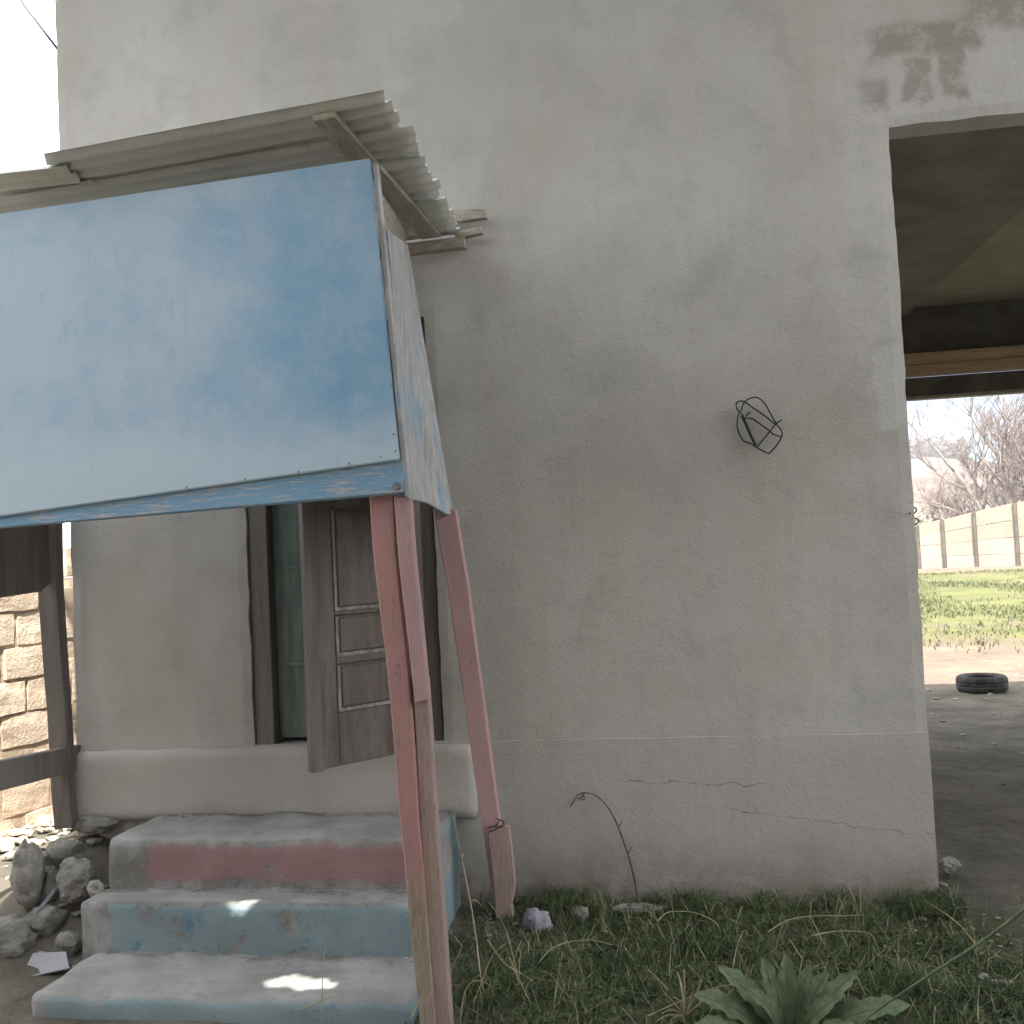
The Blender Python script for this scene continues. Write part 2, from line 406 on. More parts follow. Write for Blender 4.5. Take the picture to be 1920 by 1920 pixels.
def tube_data(pts, rad, sides=6):
    V, F = [], []
    n = len(pts)
    if not hasattr(rad, '__len__'): rad = [rad] * n
    ref = Vector((.31, .52, .79))
    for i, p in enumerate(pts):
        t = (Vector(pts[min(i + 1, n - 1)]) - Vector(pts[max(i - 1, 0)])).normalized()
        a = t.cross(ref)
        if a.length < .05: a = t.cross(Vector((1, 0, 0)))
        a.normalize(); b = t.cross(a)
        for k in range(sides):
            q = 2 * math.pi * k / sides
            V.append(Vector(p) + (a * math.cos(q) + b * math.sin(q)) * rad[i])
    for i in range(n - 1):
        for k in range(sides):
            k2 = (k + 1) % sides
            F.append((i * sides + k, i * sides + k2, (i + 1) * sides + k2, (i + 1) * sides + k))
    F.append(tuple(range(sides))[::-1]); F.append(tuple((n - 1) * sides + k for k in range(sides)))
    return V, F
def smoothline(pts, m=5):
    P = [Vector(p) for p in pts]; P = [P[0] * 2 - P[1]] + P + [P[-1] * 2 - P[-2]]
    out = []
    for i in range(1, len(P) - 2):
        for k in range(m):
            t = k / m
            out.append(.5 * ((2 * P[i]) + (P[i + 1] - P[i - 1]) * t + (2 * P[i - 1] - 5 * P[i] + 4 * P[i + 1] - P[i + 2]) * t * t + (3 * P[i] - P[i - 1] - 3 * P[i + 1] + P[i + 2]) * t ** 3))
    out.append(P[-2]); return out
def tubes(name, lines, mat, parent=None, sides=6):
    V, F = [], []
    for pts, r in lines:
        v, f = tube_data(pts, r, sides); k = len(V); V += v; F += [tuple(i + k for i in q) for q in f]
    me = bpy.data.meshes.new(name); me.from_pydata(V, [], F); me.update()
    return link(name, me, mat, parent, True)

def rock(name, c, size, mat, parent=None, seed=0, sub=3, amp=.35):
    bm = bmesh.new(); bmesh.ops.create_icosphere(bm, subdivisions=sub, radius=1)
    off = Vector((seed * 3.1, seed * 1.7, seed * .9))
    for v in bm.verts:
        n = v.co.normalized()
        q = Vector((round(n.x * 1.6) / 1.6, round(n.y * 1.6) / 1.6, round(n.z * 1.6) / 1.6)).normalized()
        k = 1 + amp * mnoise.noise(n * 1.3 + off) + .14 * mnoise.noise(n * 4 + off) + .05 * mnoise.noise(n * 11 + off)
        v.co = (n * .75 + q * .25) * k
        v.co *= .88; v.co = Vector((v.co.x * size[0], v.co.y * size[1], v.co.z * size[2])) + Vector(c)
    return bmobj(name, bm, mat, parent, True)


def gz(x, y):
    """height of the earth"""
    z = 0.0
    if y < 0: z += .075 * max(y, -4)
    if y > 8: z += .5 * min(1, (y - 8) / 18.0) ** 1.2
    z += .30 * math.exp(-(((x + 2.85) / .30) ** 2 + ((y + .02) / .45) ** 2))
    if -40 < y < 60: z += .018 * mnoise.noise(Vector((x * 1.7, y * 1.7, 0))) + .01 * mnoise.noise(Vector((x * 6, y * 6, 3)))
    return z

# ------------------------------------------------------------------ the setting: ground, hill
def axis(segs):
    out = []
    for a, b, n in segs: out += list(np.linspace(a, b, n, endpoint=False))
    return out + [segs[-1][1]]
xs = axis([(-420, -40, 14), (-40, -6, 24), (-6, 5, 150), (5, 40, 60), (40, 420, 14)])
ys = axis([(-120, -12, 10), (-12, -3, 18), (-3, 3, 90), (3, 12, 70), (12, 45, 50), (45, 460, 14)])
V = [(x, y, gz(x, y)) for y in ys for x in xs]
nx = len(xs)
F = [(j * nx + i, j * nx + i + 1, (j + 1) * nx + i + 1, (j + 1) * nx + i) for j in range(len(ys) - 1) for i in range(nx - 1)]
me = bpy.data.meshes.new('ground'); me.from_pydata(V, [], F)
tag(link('ground', me, 'ground', None, True), kind='structure')

def hz_(x, y):
    e = math.sin(math.pi * min(1, max(0, (y - 90) / 240)))
    r = .55 + .45 * math.exp(-((x - 38) / 55) ** 2) + .2 * mnoise.noise(Vector((x * .02, y * .02, 5)))
    return -.6 + e * r * 15.5 + .5 * mnoise.noise(Vector((x * .1, y * .1, 1)))
def hill():
    V, F = [], []
    X = np.linspace(-160, 260, 90); Y = np.linspace(90, 330, 30)
    for y in Y:
        for x in X:
            V.append((x, y, hz_(x, y)))
    n = len(X)
    for j in range(len(Y) - 1):
        for i in range(n - 1): F.append((j * n + i, j * n + i + 1, (j + 1) * n + i + 1, (j + 1) * n + i))
    me = bpy.data.meshes.new('hill'); me.from_pydata(V, [], F)
    tag(link('hill', me, 'hill', None, True), kind='structure')
hill()

# ------------------------------------------------------------------ the house
house = empty('house', (-1, 0, 0), 'large grey cement-plastered house front with a gateway opening at its right', 'building')
XL, XP = -2.935, 0.923            # left corner, gateway jamb
ZT = 4.85
DX0, DX1, DZ0, DZ1 = -2.045, -1.145, .695, 2.62
GX1, GZ1 = 4.6, 3.262

def front_wall():
    def cuts(marks, step):
        o = []
        for a, b in zip(marks, marks[1:]):
            k = max(1, round((b - a) / step)); o += list(np.linspace(a, b, k, endpoint=False))
        return o + [marks[-1]]
    xs = cuts([XL, DX0, DX1, XP, GX1, 5.2], .045); zs = cuts([-.3, .0, DZ0, DZ1, GZ1, ZT], .045)
    bm = bmesh.new(); vv = {}
    def hole(x, z):
        return (DX0 < x < DX1 and DZ0 < z < DZ1) or (XP < x < GX1 and z < GZ1)
    for i in range(len(xs) - 1):
        for j in range(len(zs) - 1):
            if hole((xs[i] + xs[i + 1]) / 2, (zs[j] + zs[j + 1]) / 2): continue
            q = []
            for a, b in ((i, j), (i + 1, j), (i + 1, j + 1), (i, j + 1)):
                if (a, b) not in vv: vv[a, b] = bm.verts.new((xs[a], 0, zs[b]))
                q.append(vv[a, b])
            bm.faces.new(q)
    border = {v for e in bm.edges if len(e.link_faces) == 1 for v in e.verts}
    r = bmesh.ops.extrude_face_region(bm, geom=bm.faces[:])
    new = {v for v in r['geom'] if isinstance(v, bmesh.types.BMVert)}
    for v in new: v.co.y += .16
    for v in bm.verts:
        p = v.co.copy()
        if v not in new:
            v.co.y += .006 * mnoise.noise(Vector((p.x * 1.3, 0, p.z * 1.3))) + .0025 * mnoise.noise(Vector((p.x * 7, 0, p.z * 7)))
        if v in border:
            v.co.x += .007 * mnoise.noise(Vector((p.x * 5, 3, p.z * 9)))
            v.co.z += .006 * mnoise.noise(Vector((p.x * 9, 7, p.z * 5)))
            if v not in new: v.co.y += .006
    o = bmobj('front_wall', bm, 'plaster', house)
    return o
front_wall()

def rough_box(name, lo, hi, mat, parent, step=.05, amp=.008, rnd=.02, f=6.0, smooth=True):
    """plastered or cast block: rounded, worn edges and an uneven skin"""
    lo, hi = Vector(lo), Vector(hi)
    n = [max(2, round((hi[k] - lo[k]) / step)) for k in range(3)]
    bm = bmesh.new(); vv = {}
    def vert(i, j, k):
        if (i, j, k) not in vv:
            t = (i / n[0], j / n[1], k / n[2])
            p = Vector([lo[a] + (hi[a] - lo[a]) * t[a] for a in range(3)])
            c = Vector([min(max(p[a], lo[a] + rnd), hi[a] - rnd) for a in range(3)])
            d = p - c
            if d.length > 1e-6: p = c + d.normalized() * min(rnd, d.length) if sum(1 for a in range(3) if abs(d[a]) > 1e-6) > 1 else p
            p = p + Vector((mnoise.noise(p * f), mnoise.noise(p * f + Vector((5, 5, 5))), mnoise.noise(p * f + Vector((9, 1, 4))))) * amp
            vv[i, j, k] = bm.verts.new(p)
        return vv[i, j, k]
    for a, b, c in ((0, 1, 2), (1, 2, 0), (2, 0, 1)):
        for s in (0, n[c]):
            for i in range(n[a]):
                for j in range(n[b]):
                    q = []
                    for u, v in ((i, j), (i + 1, j), (i + 1, j + 1), (i, j + 1)):
                        id = [0, 0, 0]; id[a], id[b], id[c] = u, v, s; q.append(vert(*id))
                    bm.faces.new(q)
    return bmobj(name, bm, mat, parent, smooth)
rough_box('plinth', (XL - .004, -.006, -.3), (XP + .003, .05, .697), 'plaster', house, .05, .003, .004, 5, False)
rough_box('threshold', (XL - .012, -.038, .36), (-1.0, .04, .688), 'plaster', house, .04, .008, .026, 5)

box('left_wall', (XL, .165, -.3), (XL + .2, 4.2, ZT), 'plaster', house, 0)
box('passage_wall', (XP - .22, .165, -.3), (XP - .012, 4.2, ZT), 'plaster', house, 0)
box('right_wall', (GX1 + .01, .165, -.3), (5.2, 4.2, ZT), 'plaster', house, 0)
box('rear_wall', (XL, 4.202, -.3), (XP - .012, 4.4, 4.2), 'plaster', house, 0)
box('room_wall', (XL + .202, 1.9, -.3), (XP - .165, 2.0, ZT - .1), 'inside', house, 0)
box('room_floor', (XL + .202, .165, .3), (XP - .165, 1.898, .66), 'lintel', house, 0)
# gateway ceiling: a lower dark soffit at the left, the higher pale sheeting to its right
YL = 4.25
c0 = onZ(1920, 390, 3.30); c1 = onZ(1690, 600, 3.30)
edge = lambda y: c0.x + (c1.x - c0.x) * (y - c0.y) / (c1.y - c0.y)
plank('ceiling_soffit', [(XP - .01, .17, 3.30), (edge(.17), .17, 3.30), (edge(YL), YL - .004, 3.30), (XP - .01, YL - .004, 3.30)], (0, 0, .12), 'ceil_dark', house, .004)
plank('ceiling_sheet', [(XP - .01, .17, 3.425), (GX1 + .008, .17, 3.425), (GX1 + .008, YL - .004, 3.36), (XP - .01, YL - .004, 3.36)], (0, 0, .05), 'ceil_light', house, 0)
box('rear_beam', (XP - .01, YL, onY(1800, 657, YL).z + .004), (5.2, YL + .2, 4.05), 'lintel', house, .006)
zt0, zt1 = onY(1700, 663, YL - .09).z, onY(1700, 705, YL - .09).z
box('timber_beam', (XP - .01, YL - .09, (zt0 + zt1) / 2 + .002), (5.2, YL + .03, zt0), 'lintel_wood', house, .005)
box('timber_beam', (XP - .01, YL - .085, zt1), (5.2, YL + .03, (zt0 + zt1) / 2 - .002), 'lintel_wood', house, .005)
zt2 = onY(1700, 743, YL).z
box('shutter_box', (XP - .01, YL + .01, zt2), (5.2, YL + .12, zt1 - .003), 'lintel', house, .004)
box('shutter_bar', (XP - .01, YL, zt2 - .03), (5.2, YL + .10, zt2 - .003), 'raw_wood', house, .003)
# roof over the house, its eave above the frame
plank('roof', [(XL - .2, -.45, 4.95), (5.6, -.45, 4.95), (5.6, 4.62, 3.95), (XL - .2, 4.62, 3.95)], (0, 0, .07), 'roof_iron', house, .005)
plank('gable', [(XL + .02, .24, 4.1), (XL + .02, 4.3, 4.02), (XL + .02, .24, 4.75)], (.1, 0, 0), 'plaster', house, 0)

# door: frame, faded green closed leaf, brown panelled leaf standing open
zi = DZ0 + .002
box('door_jamb', (DX0 + .006, .02, zi), (DX0 + .095, .14, DZ1 - .01), 'frame_wood', house)
box('door_jamb', (DX1 - .085, .02, zi), (DX1 - .006, .14, DZ1 - .01), 'dark_wood', house)
box('door_head', (DX0 + .097, .02, DZ1 - .09), (DX1 - .087, .14, DZ1 - .01), 'frame_wood', house)
gl = box('side_leaf', (DX0 + .10, .075, zi + .02), (DX0 + .36, .115, DZ1 - .1), 'green_leaf_door', house)
for zz in (1.05, 1.5, 1.95):
    box('batten', (DX0 + .13, .062, zz), (DX0 + .355, .073, zz + .02), 'green_leaf_door', gl, .002)
Fp = onZ(590, 1446, .675); Hp = Vector((DX1 - .06, -.005, .675))
u = (Hp - Fp); u.z = 0; LW = u.length; u.normalize(); nrm = Vector((u.y, -u.x, 0))
if nrm.y > 0: nrm = -nrm
door = empty('door', Hp, None, None); door.parent = house; door.location = Hp - Vector(house.location)
ZD0, ZD1 = .675, 2.55
def leaf_box(name, a, b, z0, z1, d0, d1, mat, bev=.004, parent=None):
    p = [Fp + u * a, Fp + u * b]
    pts = [Vector((p[0].x, p[0].y, z0)), Vector((p[1].x, p[1].y, z0)), Vector((p[1].x, p[1].y, z1)), Vector((p[0].x, p[0].y, z1))]
    pts = [q + nrm * d0 for q in pts]
    return plank(name, pts, nrm * (d1 - d0), mat, parent or door, bev)
def lz(px, py): return onP(px, py, Fp, nrm).z
def lu(px, py): return (onP(px, py, Fp, nrm) - Fp).dot(u)
ua = lu(630, 1250)
leaf_box('door_back', .0, LW, ZD0, ZD1, -.036, -.016, 'door_wood')
leaf_box('stile', .004, ua, ZD0, ZD1, -.0155, .004, 'door_wood')
leaf_box('stile', LW - .11, LW, ZD0, ZD1, -.0155, .004, 'door_wood')
zr = [lz(680, 1146), lz(680, 1150), lz(680, 1224), lz(680, 1240), lz(680, 1326)]
zr = sorted(zr)
rails = [(ZD0, zr[0] - .004), (zr[1], zr[2]), (zr[3], zr[4] + .012), (1.75, 1.80), (2.44, ZD1)]
for a, b in rails: leaf_box('rail', ua + .001, LW - .111, a, b, -.0155, .001, 'door_wood')
for a, b in ((zr[0], zr[1]), (zr[2], zr[3]), (zr[4] + .014, 1.745), (1.805, 2.43)):
    pn = leaf_box('door_panel', ua + .03, LW - .135, a + .012, b - .012, -.0155, -.006, 'door_wood', .006)
    bm = bmesh.new()
    for (a0, b0, c0_, c1_) in ((ua + .002, LW - .113, a - .003, a + .011), (ua + .002, ua + .016, a + .012, b - .006)):
        q = [Fp + u * a0, Fp + u * b0]
        prism(bm, [Vector((q[0].x, q[0].y, c0_)) + nrm * -.015, Vector((q[1].x, q[1].y, c0_)) + nrm * -.015, Vector((q[1].x, q[1].y, c1_)) + nrm * -.015, Vector((q[0].x, q[0].y, c1_)) + nrm * -.015], nrm * .022)
    bmobj('bead', bm, 'door_bead', door)
leaf_box('drip_strip', -.012, ua * .35, ZD0 - .006, ZD1, -.03, .0045, 'dark_wood', .003)

# ------------------------------------------------------------------ concrete steps
steps = empty('concrete_steps', (-1.8, -.5, -.1), 'worn concrete entrance steps with flaking red and blue paint under the porch', 'steps')
rough_box('step', (-2.50, -.50, -.3), (-1.085, -.02, .4), 'step', steps, .035, .012, .028, 6)
rough_box('step', (-2.53, -.67, -.3), (-1.04, -.47, .2), 'step', steps, .035, .012, .028, 6)
rough_box('step', (-2.47, -1.09, -.3), (-1.045, -.63, .0), 'step', steps, .035, .014, .03, 6)

# ------------------------------------------------------------------ porch of painted boards
porch = empty('porch', (-1.9, -.6, 0), 'rickety wooden entrance porch with a faded blue front board and red posts', 'porch')
YF = -1.25
pp = [onY(*q, YF) for q in ((693, 296), (749, 862), (-90, 981), (-90, 414))]
bm = bmesh.new(); prism(bm, pp, (0, .012, 0)); bmesh.ops.recalc_face_normals(bm, faces=bm.faces[:])
bmesh.ops.bevel(bm, geom=[e for e in bm.edges], offset=.004, segments=2, affect='EDGES')
fp = bmobj('front_panel', bm, 'blue', porch)
bm = bmesh.new()
for q in ((738, 814), (741, 846), (714, 857), (655, 869), (560, 884), (735, 720), (730, 640), (705, 390), (716, 480), (460, 898), (350, 914)):
    c = onY(*q, YF - .001)
    bmesh.ops.create_icosphere(bm, subdivisions=1, radius=.004, matrix=Matrix.Translation(c))
nl = bmobj('nail_heads', bm, 'iron', fp); nl['kind'] = 'stuff'
rail = plank('bottom_board', [onY(*q, -1.235) for q in ((757, 852), (758, 925), (-90, 998), (-90, 960))], (0, .03, 0), 'blue_board', porch, .003)
# the board has split along the grain: a second strip under it
plank('split_strip', [onY(*q, -1.239) for q in ((756, 896), (757.5, 922), (-90, 996), (-90, 984))], (0, .003, 0), 'blue_board', rail, .001)
bc = onY(743, 912, -1.243)
bm = bmesh.new(); bmesh.ops.create_cone(bm, cap_ends=True, segments=6, radius1=.0125, radius2=.011, depth=.008, matrix=Matrix.Translation(bc) @ Matrix.Rotation(math.radians(90), 4, 'X'))
bmesh.ops.create_cone(bm, cap_ends=True, segments=16, radius1=.015, radius2=.015, depth=.002, matrix=Matrix.Translation(bc + Vector((0, .004, 0))) @ Matrix.Rotation(math.radians(90), 4, 'X'))
bmobj('bolt', bm, 'iron', rail)
plank('corner_batten', [onY(*q, -1.236) for q in ((697, 303), (706, 305), (769, 936), (759.5, 930))], (0, .034, 0), 'cheek', porch, .002)
# right cheek
def lerp(a, b, t): return a + (b - a) * t
ck = [onY(727, 432, -1.2), onY(770, 936, -1.2), onY(783, 939, -.98), onY(800, 942, -.72), onY(818, 952, -.46), onY(835, 963, -.3), onY(850, 966, -.16), onY(765, 458, -.16)]
plank('right_cheek', ck, (-.014, 0, 0), 'cheek', porch, .002)
ro = Vector((-.03, 0, 0))
plank('cheek_rafter', [onY(700, 312, -1.19) + ro, onY(715, 470, -1.19) + ro, onY(764, 486, -.14) + ro, onY(777, 436, -.14) + ro], (-.03, 0, 0), 'raw_wood', porch, .002)
# front post: main square, half-length strip at its right
def post(name, L, R, Y, th, mat, cuts=6, wob=.004, bev=.004, side=0.0):
    pts = [onY(*L[0], Y), onY(*R[0], Y), onY(*R[1], Y), onY(*L[1], Y)]
    return plank(name, pts, (side, th, 0), mat, porch, bev, wob, cuts)
fpst = post('front_post', ((691, 930), (795, 2010)), ((736, 928), (824, 2010)), -1.2, .065, 'red', 10, .010)
post('post_strip', ((737, 928), (776, 1320)), ((769, 932), (802, 1312)), -1.215, .04, 'pink', 6, .006)
post('post_backing', ((770, 1270), (818, 2010)), ((799, 1270), (853, 2010)), -1.185, .045, 'stub', 6, .006)
# back post: leans to the left, spliced at its foot
bpst = post('back_post', ((815, 955), (936, 1752)), ((854, 955), (968, 1752)), -.2, .05, 'pink', 10, .010)
sp = [onY(*q, -.23) for q in ((915, 1562), (934, 1546), (955, 1550), (966, 1655), (961, 1692), (945, 1722), (931, 1738), (926, 1660))]
plank('post_splice', sp, (0, .028, 0), 'stub', porch, .003)
tubes('binding_wire', [(smoothline([onY(*q, -.235) for q in ((912, 1552), (930, 1548), (938, 1538), (946, 1545), (936, 1552), (926, 1548))], 4), .0025),
                       (smoothline([onY(*q, -.238) for q in ((918, 1560), (936, 1552), (944, 1540), (930, 1535))], 4), .0022)], 'wire', porch)
for nm_, par, spots_, Yn in (('front_nail', fpst, ((745, 1247), (748, 1268), (762, 1425), (741, 1262)), -1.204), ('back_nail', None, ((884, 1243), (908, 1424), (832, 968), (872, 1130), (940, 1618), (952, 1632)), -.235)):
    bm = bmesh.new()
    for q in spots_: bmesh.ops.create_icosphere(bm, subdivisions=1, radius=.005, matrix=Matrix.Translation(onY(*q, Yn)) @ Matrix.Diagonal((1, .5, 1, 1)))
    o = bmobj('nail_heads', bm, 'iron', par or bpst); o['kind'] = 'stuff'
# left side: back post, cheek board and hand rail, seen against the light
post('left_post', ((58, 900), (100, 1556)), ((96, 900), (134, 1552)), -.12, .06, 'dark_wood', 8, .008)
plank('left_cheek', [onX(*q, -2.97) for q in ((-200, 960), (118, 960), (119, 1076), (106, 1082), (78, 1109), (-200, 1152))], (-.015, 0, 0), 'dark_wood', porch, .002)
plank('left_rail', [onX(*q, -2.955) for q in ((-200, 1462), (151, 1394), (152, 1440), (-200, 1532))], (.04, 0, 0), 'frame_wood', porch, .004)
# beams under the roof
plank('wall_plate', [Vector((-2.9, -.07, 2.86)), Vector((-.93, -.07, 2.90)), Vector((-.93, -.07, 2.95)), Vector((-2.9, -.07, 2.91))], (0, .05, 0), 'raw_wood', porch, .003)
plank('front_plate', [Vector((-2.85, -1.235, 2.70)), Vector((-1.03, -1.235, 2.79)), Vector((-1.03, -1.235, 2.84)), Vector((-2.85, -1.235, 2.75))], (0, .05, 0), 'raw_wood', porch, .003)
for (a, b, c, d) in (((838, 392), (908, 390), (912, 408), (842, 418)), ((850, 436), (902, 424), (906, 437), (854, 448))):
    plank('batten_end', [onY(*q, -.07) for q in (a, b, c, d)], (0, .035, 0), 'raw_wood', porch, .004)
# corrugated sheets, ribs running along the house
def sheet(name, y0, y1, xr0, xr1, xl0, xl1, zf, amp=.012, per=.076, seed=0, mat='zinc'):
    m = max(4, int((y1 - y0) / per * 8)); k = 26
    V, F = [], []
    for lay in (0, .0016):
        for j in range(m + 1):
            t = j / m; y = y0 + (y1 - y0) * t
            for i in range(k + 1):
                s = i / k
                x = lerp(lerp(xl0, xl1, t), lerp(xr0, xr1, t), s)
                x += (.03 * mnoise.noise(Vector((math.floor(y / .076) * 3.7, seed, 0))) + .008 * mnoise.noise(Vector((y * 30, seed, 0))) if i == k else 0)
                z = zf(x, y) + amp * math.sin(2 * math.pi * y / per) + .006 * mnoise.noise(Vector((x * 2, y * 2, seed))) + lay
                V.append((x, y, z))
    n = (m + 1) * (k + 1)
    for j in range(m):
        for i in range(k):
            a = j * (k + 1) + i
            F.append((a, a + 1, a + k + 2, a + k + 1)); F.append((n + a, n + a + k + 1, n + a + k + 2, n + a + 1))
    ring = [i for i in range(k + 1)] + [j * (k + 1) + k for j in range(1, m + 1)] + [m * (k + 1) + i for i in range(k - 1, -1, -1)] + [j * (k + 1) for j in range(m - 1, 0, -1)]
    for a, b in zip(ring, ring[1:] + ring[:1]): F.append((a, n + a, n + b, b))
    me = bpy.data.meshes.new(name); me.from_pydata(V, [], F); me.update()
    return link(name, me, mat, porch, True)
fr, fl = onY(725, 172, -1.36), onY(80, 292, -1.36)
br = onY(862, 425, -.05)
def zroof(x, y):
    t = (y + 1.36) / 1.31
    zf = lerp(fl.z, fr.z, (x - fl.x) / (fr.x - fl.x)); zb = br.z + (zf - fr.z) * .6
    return lerp(zf, zb, t)
q1 = onY(757, 232, -1.08); q2 = onY(778, 235, -1.08); q3 = onY(788, 288, -.86); q4 = onY(826, 362, -.45); q5 = onY(836, 362, -.45)
bx = onY(604, 198, -1.34).x
zz = lambda x, y: Vector((x, y, zroof(x, y) - .016))
plank('roof_batten', [zz(bx - .04, -1.33), zz(bx + .04, -1.33), zz(bx + .10, -.06), zz(bx + .006, -.06)], (0, 0, -.022), 'raw_wood_deep', porch, .003)
sheet('roof_sheet', -1.36, -1.08, fr.x, q1.x, fl.x, fl.x - .1, lambda x, y: zroof(x, y), seed=1)
sheet('roof_sheet', -1.11, -.87, q2.x, q3.x, -2.7, -2.75, lambda x, y: zroof(x, y) - .014, seed=2)
sheet('roof_sheet', -.83, -.45, q3.x, q4.x, -2.7, -2.75, lambda x, y: zroof(x, y) - .004, seed=3)
sheet('roof_sheet', -.47, -.03, q5.x, br.x, -2.7, -2.75, lambda x, y: zroof(x, y) - .016, seed=4)
lf0, lf1 = onY(112, 303, -1.31), onY(-90, 322, -1.31)
sheet('roof_sheet', -1.31, -1.0, lf0.x, lf0.x, lf1.x, lf1.x, lambda x, y: lerp(lf1.z, lf0.z, (x - lf1.x) / (lf0.x - lf1.x)) - .012, seed=5)

# ------------------------------------------------------------------ wire coils on the pier
def wz(q): return (1300 + q[0] / 8, 700 + q[1] / 8)
L1 = [((640, 470), (660, 430), (720, 415), (790, 440), (900, 520), (1050, 620), (1200, 740), (1240, 770)),
      ((720, 560), (740, 480), (790, 410), (880, 365), (970, 365), (1070, 450), (1150, 590), (1240, 750)),
      ((640, 470), (660, 540), (720, 600), (760, 680)),
      ((690, 580), (665, 680), (665, 830), (740, 1000), (860, 1050), (930, 1100), (1040, 1160), (1120, 1195), (1180, 1160), (1290, 1020), (1335, 900), (1280, 800), (1230, 760)),
      ((960, 1100), (1100, 930), (1240, 760), (1325, 700)),
      ((760, 670), (880, 680), (960, 730), (1130, 850), (1200, 910), (1300, 945)),
      ((800, 640), (820, 600), (860, 580))]
lines = []
for i, l in enumerate(L1):
    P = [onY(*wz(q), -.012 - .012 * ((i * 3 + k) % 4)) for k, q in enumerate(l)]
    lines.append((smoothline(P, 4), .0034))
lines.append((smoothline([onY(*wz(q), -.022) for q in ((730, 640), (790, 760), (850, 900), (940, 1090))], 4), .0068))
lines.append(([onY(*wz((740, 640)), .03), onY(*wz((745, 650)), -.025)], .006))
o = tubes('wire_coil', lines, 'wire'); tag(top(o), 'tangled coil of dark electric wire sticking out of the plaster wall', 'wire', 'wire coils on the house')
hk = [onX(*q, XP + .02) for q in ((1706, 962), (1711, 955), (1716, 952), (1718, 957), (1712, 966), (1709, 972), (1717, 972), (1723, 978), (1716, 983), (1708, 982))]
o = tubes('wire_coil', [(smoothline(hk, 4), .0032), ([onX(1706, 962, XP - .02), onX(1706, 962, XP + .02)], .004)], 'wire')
tag(top(o), 'small loop of dark wire poking out of the gateway jamb edge', 'wire', 'wire coils on the house')

# power cable to the corner of the house
cb = [atD(-160, -330, 14), atD(-60, -160, 9.5), atD(30, -14, 6.4), atD(72, 45, 5.5), onY(108, 92, .1)]
o = tubes('power_cable', [(smoothline(cb, 6), .007)], 'wire'); tag(top(o), 'thin power cable against the white sky at the upper left corner of the house', 'cable')

# ------------------------------------------------------------------ block wall at the left
bw = empty('block_wall', (-4.05, 1.5, 0), 'sunlit wall of pale earth blocks beyond the left side of the porch', 'wall')
A0, AD = Vector((-4.18, .0, 0)), Vector((.14, .99, 0)).normalized()
def variants(k):
    out = []
    for s in range(k):
        bm = bmesh.new(); bmesh.ops.create_cube(bm, size=1)
        bmesh.ops.subdivide_edges(bm, edges=bm.edges[:], cuts=2, use_grid_fill=True)
        for v in bm.verts:
            p = v.co.copy()
            v.co = Vector((p.x * .15, p.y * .385, p.z * .187))
            e = sum(abs(p[a]) > .49 for a in range(3))
            v.co *= (1 - .03 * max(0, e - 1))
            v.co += Vector((mnoise.noise(p * 2 + Vector((s * 7, 0, 0))), mnoise.noise(p * 2.3 + Vector((0, s * 5, 0))), mnoise.noise(p * 2.1 + Vector((0, 0, s * 3))))) * .011
        bmesh.ops.recalc_face_normals(bm, faces=bm.faces[:])
        me = bpy.data.meshes.new('brick'); bm.to_mesh(me); bm.free(); me.materials.append(MAT['block']); out.append(me)
    return out
bv = variants(6)
ang = math.atan2(-AD.x, AD.y)
for r in range(9):
    y = -.6 + (.2 if r % 2 else 0) + random.uniform(-.05, .05)
    while y < 5.2:
        if not (r == 8 and y < 1.62) and not (r == 7 and y < .3):
            o = bpy.data.objects.new('brick', random.choice(bv)); COL.objects.link(o); o.parent = bw
            p = A0 + AD * y + Vector((-.075 + random.uniform(-.012, .012), 0, .02 + r * .2 + random.uniform(-.006, .006)))
            o.location = p - Vector(bw.location)
            o.rotation_euler = (random.uniform(-.02, .02), random.uniform(-.02, .02), ang + random.uniform(-.025, .025))
            o.scale = (1, random.uniform(.95, 1.03), random.uniform(.97, 1.02))
        y += .4
mp = [A0 + AD * a for a in (-.75, 5.3)]
plank('mortar_core', [Vector((mp[0].x - .011, mp[0].y, -.2)), Vector((mp[1].x - .011, mp[1].y, -.2)), Vector((mp[1].x - .011, mp[1].y, 1.52)), Vector((mp[0].x - .011, mp[0].y, 1.40))], (-.11, 0, 0), 'mortar', bw, 0)

# ------------------------------------------------------------------ rubble and litter beside the steps
def stone(px, py, Y, size, mat, label, seed, group='stones beside the steps', amp=.35):
    o = rock('stone', onY(px, py, Y), size, mat, None, seed, 4, amp)
    return tag(top(o), label, 'stone', group)
stone(146, 1648, -.42, (.085, .08, .105), 'stone', 'pale round lump of concrete leaning against the left end of the steps', 3)
stone(118, 1602, -.30, (.10, .09, .075), 'dark_stone', 'dark mossy stone topmost in the heap left of the steps', 11)
stone(52, 1640, -.45, (.075, .08, .16), 'stone', 'long grey stone standing upright at the left edge of the rubble heap', 5, amp=.12)
stone(100, 1665, -.36, (.08, .08, .10), 'dark_stone', 'dark stone wedged behind the pale round lump', 8)
stone(178, 1668, -.50, (.035, .03, .045), 'stone', 'small grey stone touching the corner of the red-painted step', 9)
stone(84, 1730, -.50, (.10, .10, .08), 'dark_stone', 'dark flat stone under the pale blue stick', 14)
stone(20, 1760, -.62, (.12, .11, .10), 'dark_stone', 'broad dark stone at the bottom left below the rubble heap', 16)
stone(180, 1545, -.06, (.12, .06, .045), 'dark_stone', 'low dark stone at the foot of the house wall behind the top step', 18)
stone(130, 1770, -.62, (.06, .06, .06), 'dark_stone', 'dark stone between the grey board and the blue-painted step', 21)
g2 = 'stones along the house wall'
stone(1008, 1735, -.28, (.062, .07, .075), 'violet_stone', 'violet-grey stone in the grass beside the spliced back post', 2, g2)
